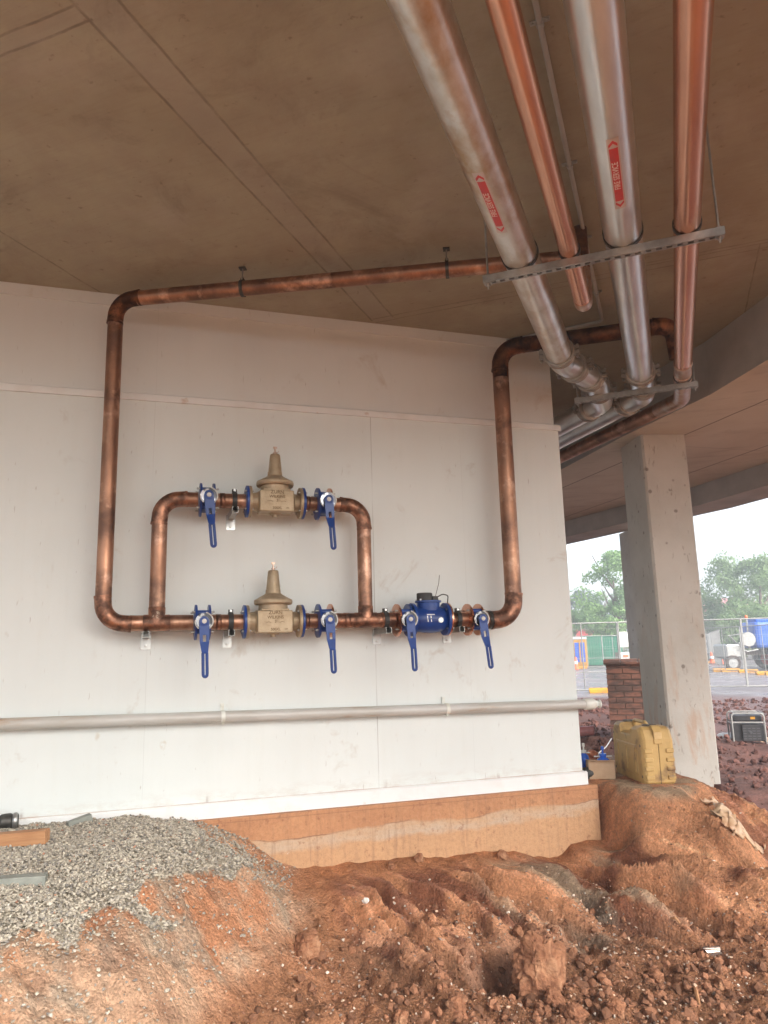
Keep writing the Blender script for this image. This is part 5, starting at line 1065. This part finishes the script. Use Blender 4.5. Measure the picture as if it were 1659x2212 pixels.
def foot(px_, d, label, z=None, ang=.2, s=1.0):
    p = wpt(px_, d); t = thing('fence_weight', (p[0], p[1], GZ if z is None else z), ang, label, 'fence foot', 'yellow plastic feet of the temporary fences')
    mb = MB(); mb.loft([[(-.34*s, -.12, 0), (.34*s, -.12, 0), (.34*s, .12, 0), (-.34*s, .12, 0)], [(-.37*s, -.11, .10), (.37*s, -.11, .10), (.37*s, .11, .10), (-.37*s, .11, .10)], [(-.35*s, -.08, .15), (.35*s, -.08, .15), (.35*s, .08, .15), (-.35*s, .08, .15)]], smooth=False); mb.build('block', 'yellow_plastic', t, bevel=.01)
    mb = MB()
    for xx in (-.2, 0, .2): mb.lathe([(.149, .035), (.158, .035)], 'z', 12, (xx*s, 0, 0))
    mb.build('sockets', 'case_dark', t)
fence(1180, 1335, 22.6, 22.4, 2.1, 'near mesh fence panel seen between the wall corner and the brick pier')
fence(1338, 1500, 22.3, 22.5, 2.1, 'near mesh fence panel mostly hidden behind the large column')
fence(1502, 1604, 22.6, 22.2, 2.1, 'near mesh fence panel just right of the large column', mid=False)
fence(1606, 1765, 22.2, 21.9, 2.1, 'near mesh fence panel reaching the right edge of the view', mid=False)
foot(1291, 22.5, 'muddy yellow fence foot between the wall corner and the brick pier', s=1.0)
fence(1236, 1300, 46, 46, 2.0, 'far mesh fence panel in front of the blue and yellow cabin', n=1)
fence(1301, 1345, 46, 47, 2.0, 'far mesh fence panel in front of the green container')
fence(1525, 1600, 36, 34, 2.1, 'far mesh fence panel beyond the road right of the column')
fence(1601, 1700, 34, 30, 2.1, 'far mesh fence panel in front of the blue tank lorry')
fence(1556, 1526, 40, 62, 2.1, 'far mesh fence panel running away behind the road')
for a, d, lab in ((1250, 46, 'yellow fence foot below the blue and yellow cabin'), (1553, 36, 'first yellow fence foot right of the column beyond the road'), (1571, 35.6, 'second yellow fence foot right of the column, touching the first'), (1609, 34, 'yellow fence foot in front of the digger gear'), (1648, 31.5, 'yellow fence foot below the red wheel arch'), (1668, 30.8, 'yellow fence foot at the right edge'), (1535, 50, 'small distant yellow fence foot below the cones')): foot(a, d, lab, s=1.15)
def at3(px_, d, z=GZ): p = wpt(px_, d); return (p[0], p[1], z)
VR = yaw  # facing the viewer roughly
# green container
t = thing('green_container', at3(1260, 50), VR-.35, 'green sheet metal site container behind the far fence', 'container')
mb = MB(); 
for k in range(12): mb.box((k*.2, 0, .12), (k*.2+.1, .04, 1.95)); mb.box((k*.2+.1, .02, .12), (k*.2+.2, .04, 1.95))
mb.box((0, .04, .08), (2.4, 2.2, 1.97)); mb.build('walls', 'green_sheet', t); MB().box((-.03, -.03, 1.97), (2.43, 2.22, 2.03)).build('roof', 'green_sheet', t); MB().box((2.0, -.02, .3), (2.2, -.001, .9)).build('door_lock', 'case_dark', t); MB().box((-.02, .1, 0), (2.42, 2.1, .08)).build('skid', 'case_dark', t)
t = thing('portable_toilet', at3(1239, 48.5), VR-.35, 'blue and yellow portable site cabin at the wall corner', 'portable toilet')
mb = MB(); mb.box((0, 0, 0), (.75, .9, 1.8)); mb.build('cabin', 'yellow_plastic', t, bevel=.02); MB().box((-.04, -.04, 1.8), (.79, .94, 1.95)).build('roof', 'white_plastic', t, bevel=.03)
for xx in (.06, .43): MB().box((xx, -.02, .35), (xx+.26, -.002, 1.6)).build('door_panel', 'blue_plastic', t)
MB().box((.33, -.04, .2), (.41, -.003, 1.75)).build('door_post', 'yellow_plastic', t)
t = thing('warning_sign', at3(1349, 44), VR, 'white notice board on the far fence next to the far column', 'sign'); mb = MB(); mb.box((-.25, 0, 1.25), (.25, .02, 2.15)); mb.build('board', 'white_plastic', t); MB().tube([(0, .03, 0), (0, .03, 2.2)], .03, 8).build('post', 'fence_metal', t)
def cone(px_, d, label, m='orange_plastic'):
    t = thing('traffic_cone', at3(px_, d), 0.0, label, 'traffic cone', 'orange road markers about the site'); MB().lathe([(.04, .17), (.75, .05), (.76, .0)], 'z', 16).build('cone', m, t); MB().box((-.22, -.22, 0), (.22, .22, .04)).build('base', 'case_dark', t); MB().lathe([(.35, .125), (.50, .102)], 'z', 16, cap=False).build('band', 'white_paint_mark', t)
cone(1534, 49, 'orange cone left of the white pickup seen through the fence'); cone(1553, 47, 'orange cone right of the white pickup seen through the fence'); cone(1241, 44, 'orange marker in front of the blue and yellow cabin')
t = thing('water_barrier', at3(1350, 43), VR, 'white and orange water filled barrier left of the far column', 'barrier'); mb = MB(); mb.loft([[(-.4, -.25, 0), (.4, -.25, 0), (.4, .25, 0), (-.4, .25, 0)], [(-.38, -.12, .35), (.38, -.12, .35), (.38, .12, .35), (-.38, .12, .35)], [(-.36, -.08, .95), (.36, -.08, .95), (.36, .08, .95), (-.36, .08, .95)]], smooth=False); mb.build('shell', 'white_plastic', t, bevel=.02); MB().box((-.2, -.16, .7), (.1, -.1, .82)).build('reflector', 'orange_plastic', t)
# vehicles
def wheel(parent, x, y, r, wd=.22, rim='zinc', n=24):
    mb = MB(); mb.lathe([(-wd/2, r*.62), (-wd/2, r*.93), (-wd/2+.03, r), (wd/2-.03, r), (wd/2, r*.93), (wd/2, r*.62)], 'y', n, (x, y, r), cap=False); o = mb.build('wheel', 'rubber_tyre', parent)
    mb = MB(); mb.lathe([(-wd/2+.02, r*.63), (-wd/2+.03, r*.5), (-wd/2+.05, r*.2), (-wd/2+.0, r*.16), (-wd/2+.0, 0)], 'y', n, (x, y, r)); mb.lathe([(wd/2-.02, r*.63), (wd/2-.03, 0)], 'y', n, (x, y, r)); mb.build('rim', rim, o)
def pickup(px_, d, ang, label):
    t = thing('white_pickup', at3(px_, d), ang, label, 'vehicle')
    mb = MB(); prof = [(-2.4, .45), (-2.4, .95), (-.6, 1.0), (-.55, 1.0), (-.35, 1.65), (.75, 1.68), (1.3, 1.1), (2.2, .98), (2.35, .75), (2.35, .42)]; mb.prism(prof, -.85, .85, axis='y'); mb.build('body', 'car_white', t, bevel=.05)
    mb = MB(); 
    for s in (-1, 1): mb.prism([(-.28, 1.08), (-.22, 1.56), (.68, 1.58), (1.1, 1.12)], s*.852, s*.862, axis='y')
    mb.add([(1.26, -.75, 1.15), (1.26, .75, 1.15), (.80, .7, 1.62), (.80, -.7, 1.62)], [(0, 1, 2, 3)], False); mb.build('windows', 'glass_dark', t)
    for x in (-1.5, 1.5):
        for y in (-.78, .78): wheel(t, x, y, .36)
    for s in (-1, 1): MB().box((2.34, s*.6-.15, .7), (2.37, s*.6+.15, .85)).build('headlight', 'chrome', t)
    MB().box((2.3, -.8, .38), (2.44, .8, .52)).build('bumper', 'dark_steel', t)
pickup(1533, 62, VR-1.9, 'white pickup parked far off just right of the large column')
# tank lorry at right
t = thing('tank_truck', at3(1693, 37), VR-.05, 'blue tank lorry with red wheel arches at the right edge', 'truck')
mb = MB(); P = [(1.0*math.cos(a)*1.0, 1.95+.85*math.sin(a)) for a in np.linspace(0, 2*math.pi, 29)[:-1]]
mb.box((-1.75, -.95, 1.05), (3.0, .95, 2.35), .18); mb.build('tank', 'blue_tank', t); MB().box((-1.5, -.6, 2.35), (-.1, .6, 2.52), .05).build('tank_hatch', 'blue_tank', t)
MB().box((-2.3, -.5, .75), (3.2, .5, .95)).build('chassis', 'rubber_tyre', t)
for x in (-.6, 1.1): 
    wheel(t, x, -.85, .52, .35, 'red_paint'); wheel(t, x, .85, .52, .35, 'red_paint')
mb = MB(); 
for x in (-.6,): 
    mb.tube([(x+.62*math.cos(a), -.95, .52+.62*math.sin(a)) for a in np.linspace(.15, math.pi-.15, 9)], .06, 8); mb.box((x-.3, -1.1, .0+.02), (x+.9, -.95, .22))
mb.build('mudguard', 'red_paint', t)
MB().tube([(-.75, -1.0, 1.0), (-.75, -1.0, 1.75)], .13, 14).build('white_canister', 'white_plastic', t)
mb = MB(); mb.box((-3.2, -.8, .6), (-2.4, .8, 1.3), .1); mb.tube([(-2.3, -.6, 1.0), (-2.9, -.7, 1.7), (-2.1, -.7, 1.8), (-1.8, -.6, 1.2)], .06, 8); mb.lathe([(-.98, .34), (-.9, .36)], 'y', 18, (-2.1, 0, 1.5)); mb.build('pump_gear', 'zinc', t, bevel=.03)
MB().tube([(-2.6, -.7, .5), (-2.5, -.7, .9)], .02, 6).build('hose', 'dark_steel', t); mb = MB(); mb.tube(bend([(-1.7, -.98, 1.0), (-2.3, -1.0, .9), (-2.6, -.98, 1.35)], .2, 5)[0], .03, 8); mb.build('grey_hose', 'zinc', t)
wheel(t, -2.9, -.75, .38, .25, 'zinc_bright'); MB().lathe([(2.5, .05), (2.6, .07), (2.68, .05)], 'z', 12, (-1.9, -.5, .0)).build('beacon', 'orange_plastic', t); MB().tube([(-1.9, -.5, 1.0), (-1.9, -.5, 2.5)], .05, 8).build('beacon_post', 'zinc', t)
# houses
def house(px_, d, w_, dp, h, rf, ang, m, label, wallm='wall_cream'):
    t = thing('house', at3(px_, d), ang, label, 'house'); MB().box((-w_/2, 0, 0), (w_/2, dp, h)).build('walls', wallm, t)
    mb = MB(); e = .5; mb.add([(-w_/2-e, -e, h), (w_/2+e, -e, h), (w_/2+e, dp+e, h), (-w_/2-e, dp+e, h), (-w_/2+w_*.18, dp/2, h+rf), (w_/2-w_*.18, dp/2, h+rf)], [(0, 1, 5, 4), (1, 2, 5), (2, 3, 4, 5), (3, 0, 4), (3, 2, 1, 0)], False); mb.build('roof', m, t)
    for k in (-.25, .22): mb = MB(); mb.box((w_*k-.6, -.03, h*.35), (w_*k+.6, -.001, h*.75)); mb.build('window', 'glass_dark', t)
house(1291, 78, 4.2, 6, 2.1, 1.2, VR, 'roof_red', 'small house with a bright red roof behind the green container')
house(1562, 95, 16, 9, 5.2, 2.0, VR, 'roof_pink', 'long building with a faded pink roof behind the right tree')
# trees
def tree(px_, d, H, rad, leaf, label, seed, zb=.25, dens=1.0, lsz=.30):
    rs = np.random.RandomState(seed); t = thing('tree', at3(px_, d), seed*.7, label, 'tree', 'trees beyond the site')
    mb = MB(); tips = []; mb.tube([(0, 0, 0), (.1, .05, H*.25), (-.05, .1, H*.5), (.1, 0, H*.72)], [H*.03, H*.022, H*.016, H*.006], 9)
    for k in range(9):
        a = k*2.4+rs.rand(); z0 = H*(.25+.4*rs.rand()); rr = rad*(.30+.28*rs.rand()); tip = (rr*math.cos(a), rr*math.sin(a), z0+H*(.12+.22*rs.rand())); mb.tube([(0, 0, z0), (tip[0]*.5, tip[1]*.5, z0+(tip[2]-z0)*.4), tip], [H*.012, H*.008, H*.003], 6); tips.append(tip)
    mb.build('trunk', 'bark', t)
    nc = int(34*dens); cen = []
    for k in range(nc):
        a = rs.rand()*6.283; q = rs.rand()**.5; zz = rs.rand(); prof = math.sin(math.pi*min(max((zz*.86+.12), 0), 1))**.6; cen.append((rad*q*prof*math.cos(a), rad*q*prof*math.sin(a), H*(zb+(1-zb)*zz*.93), rad*(.18+.17*rs.rand())))
    V = []; Fc = []; i = 0
    for (cx, cy, cz, cr_) in cen:
        for _ in range(int(150*dens)):
            v = rs.normal(size=3); v /= np.linalg.norm(v); rr = cr_*(.55+.5*rs.rand()); p = np.array((cx, cy, cz))+v*rr*np.array((1, 1, .7)); a = rs.normal(size=3); a /= np.linalg.norm(a); b2 = np.cross(a, v+.1); b2 /= np.linalg.norm(b2)+1e-6; s = lsz*(.5+.7*rs.rand())
            V += [tuple(p-a*s*.5), tuple(p+b2*s*.3), tuple(p+a*s*.5), tuple(p-b2*s*.3)]; Fc.append((i, i+1, i+2, i+3)); i += 4
    me = bpy.data.meshes.new('crown'); me.from_pydata(V, [], Fc); me.materials.append(MATS[leaf]); o = bpy.data.objects.new('crown', me); link(o, t)
TR = [(1338, 62, 9.4, 3.3, 'leaf_bright', 'tall bright green tree directly left of the far column'), (1300, 70, 6.4, 2.7, 'leaf_bright', 'rounded light green tree behind the red roofed house'), (1268, 82, 7.6, 3.0, 'leaf_blue', 'bluish grey conifer behind the light green trees'),
      (1240, 66, 4.6, 2.4, 'leaf_bright', 'low light green tree at the wall corner'), (1606, 66, 9.3, 3.6, 'leaf_mid', 'large round crowned tree right of the column above the fence'), (1655, 62, 8.8, 3.4, 'leaf_mid', 'broad tree at the right edge above the blue lorry'),
      (1565, 70, 4.6, 3.0, 'leaf_mid', 'low bushy tree below the pink roof'), (1625, 58, 4.6, 3.2, 'leaf_mid', 'low dark bushy tree behind the blue lorry'), (1530, 75, 3.6, 2.4, 'leaf_mid', 'small hedge like tree just right of the column'), (1318, 58, 3.4, 2.0, 'leaf_bright', 'small bush in front of the red roofed house'),
      (1420, 70, 7.0, 4.0, 'leaf_mid', 'dark tree hidden behind the large column')]
for i, (a, d, H, rd_, lf, lab) in enumerate(TR): tree(a, d, H, rd_, lf, lab, 31+i, zb=.12 if H < 5 else .28, dens=1.1)

# ------------------------------------------------------------------ haze over the wet site
hm = bpy.data.materials.new('haze'); hm.use_nodes = True; hn = hm.node_tree.nodes; hn.remove(hn['Principled BSDF']); pv = hn.new('ShaderNodeVolumePrincipled'); pv.inputs['Density'].default_value = .0048; pv.inputs['Color'].default_value = (.93, .96, 1, 1); pv.inputs['Anisotropy'].default_value = .2
hm.node_tree.links.new(pv.outputs[0], hn['Material Output'].inputs['Volume']); MATS['haze'] = hm
MB().box((-400, -400, -3.3), (400, 400, 13.5)).build('haze', 'haze').__setitem__('kind', 'stuff')
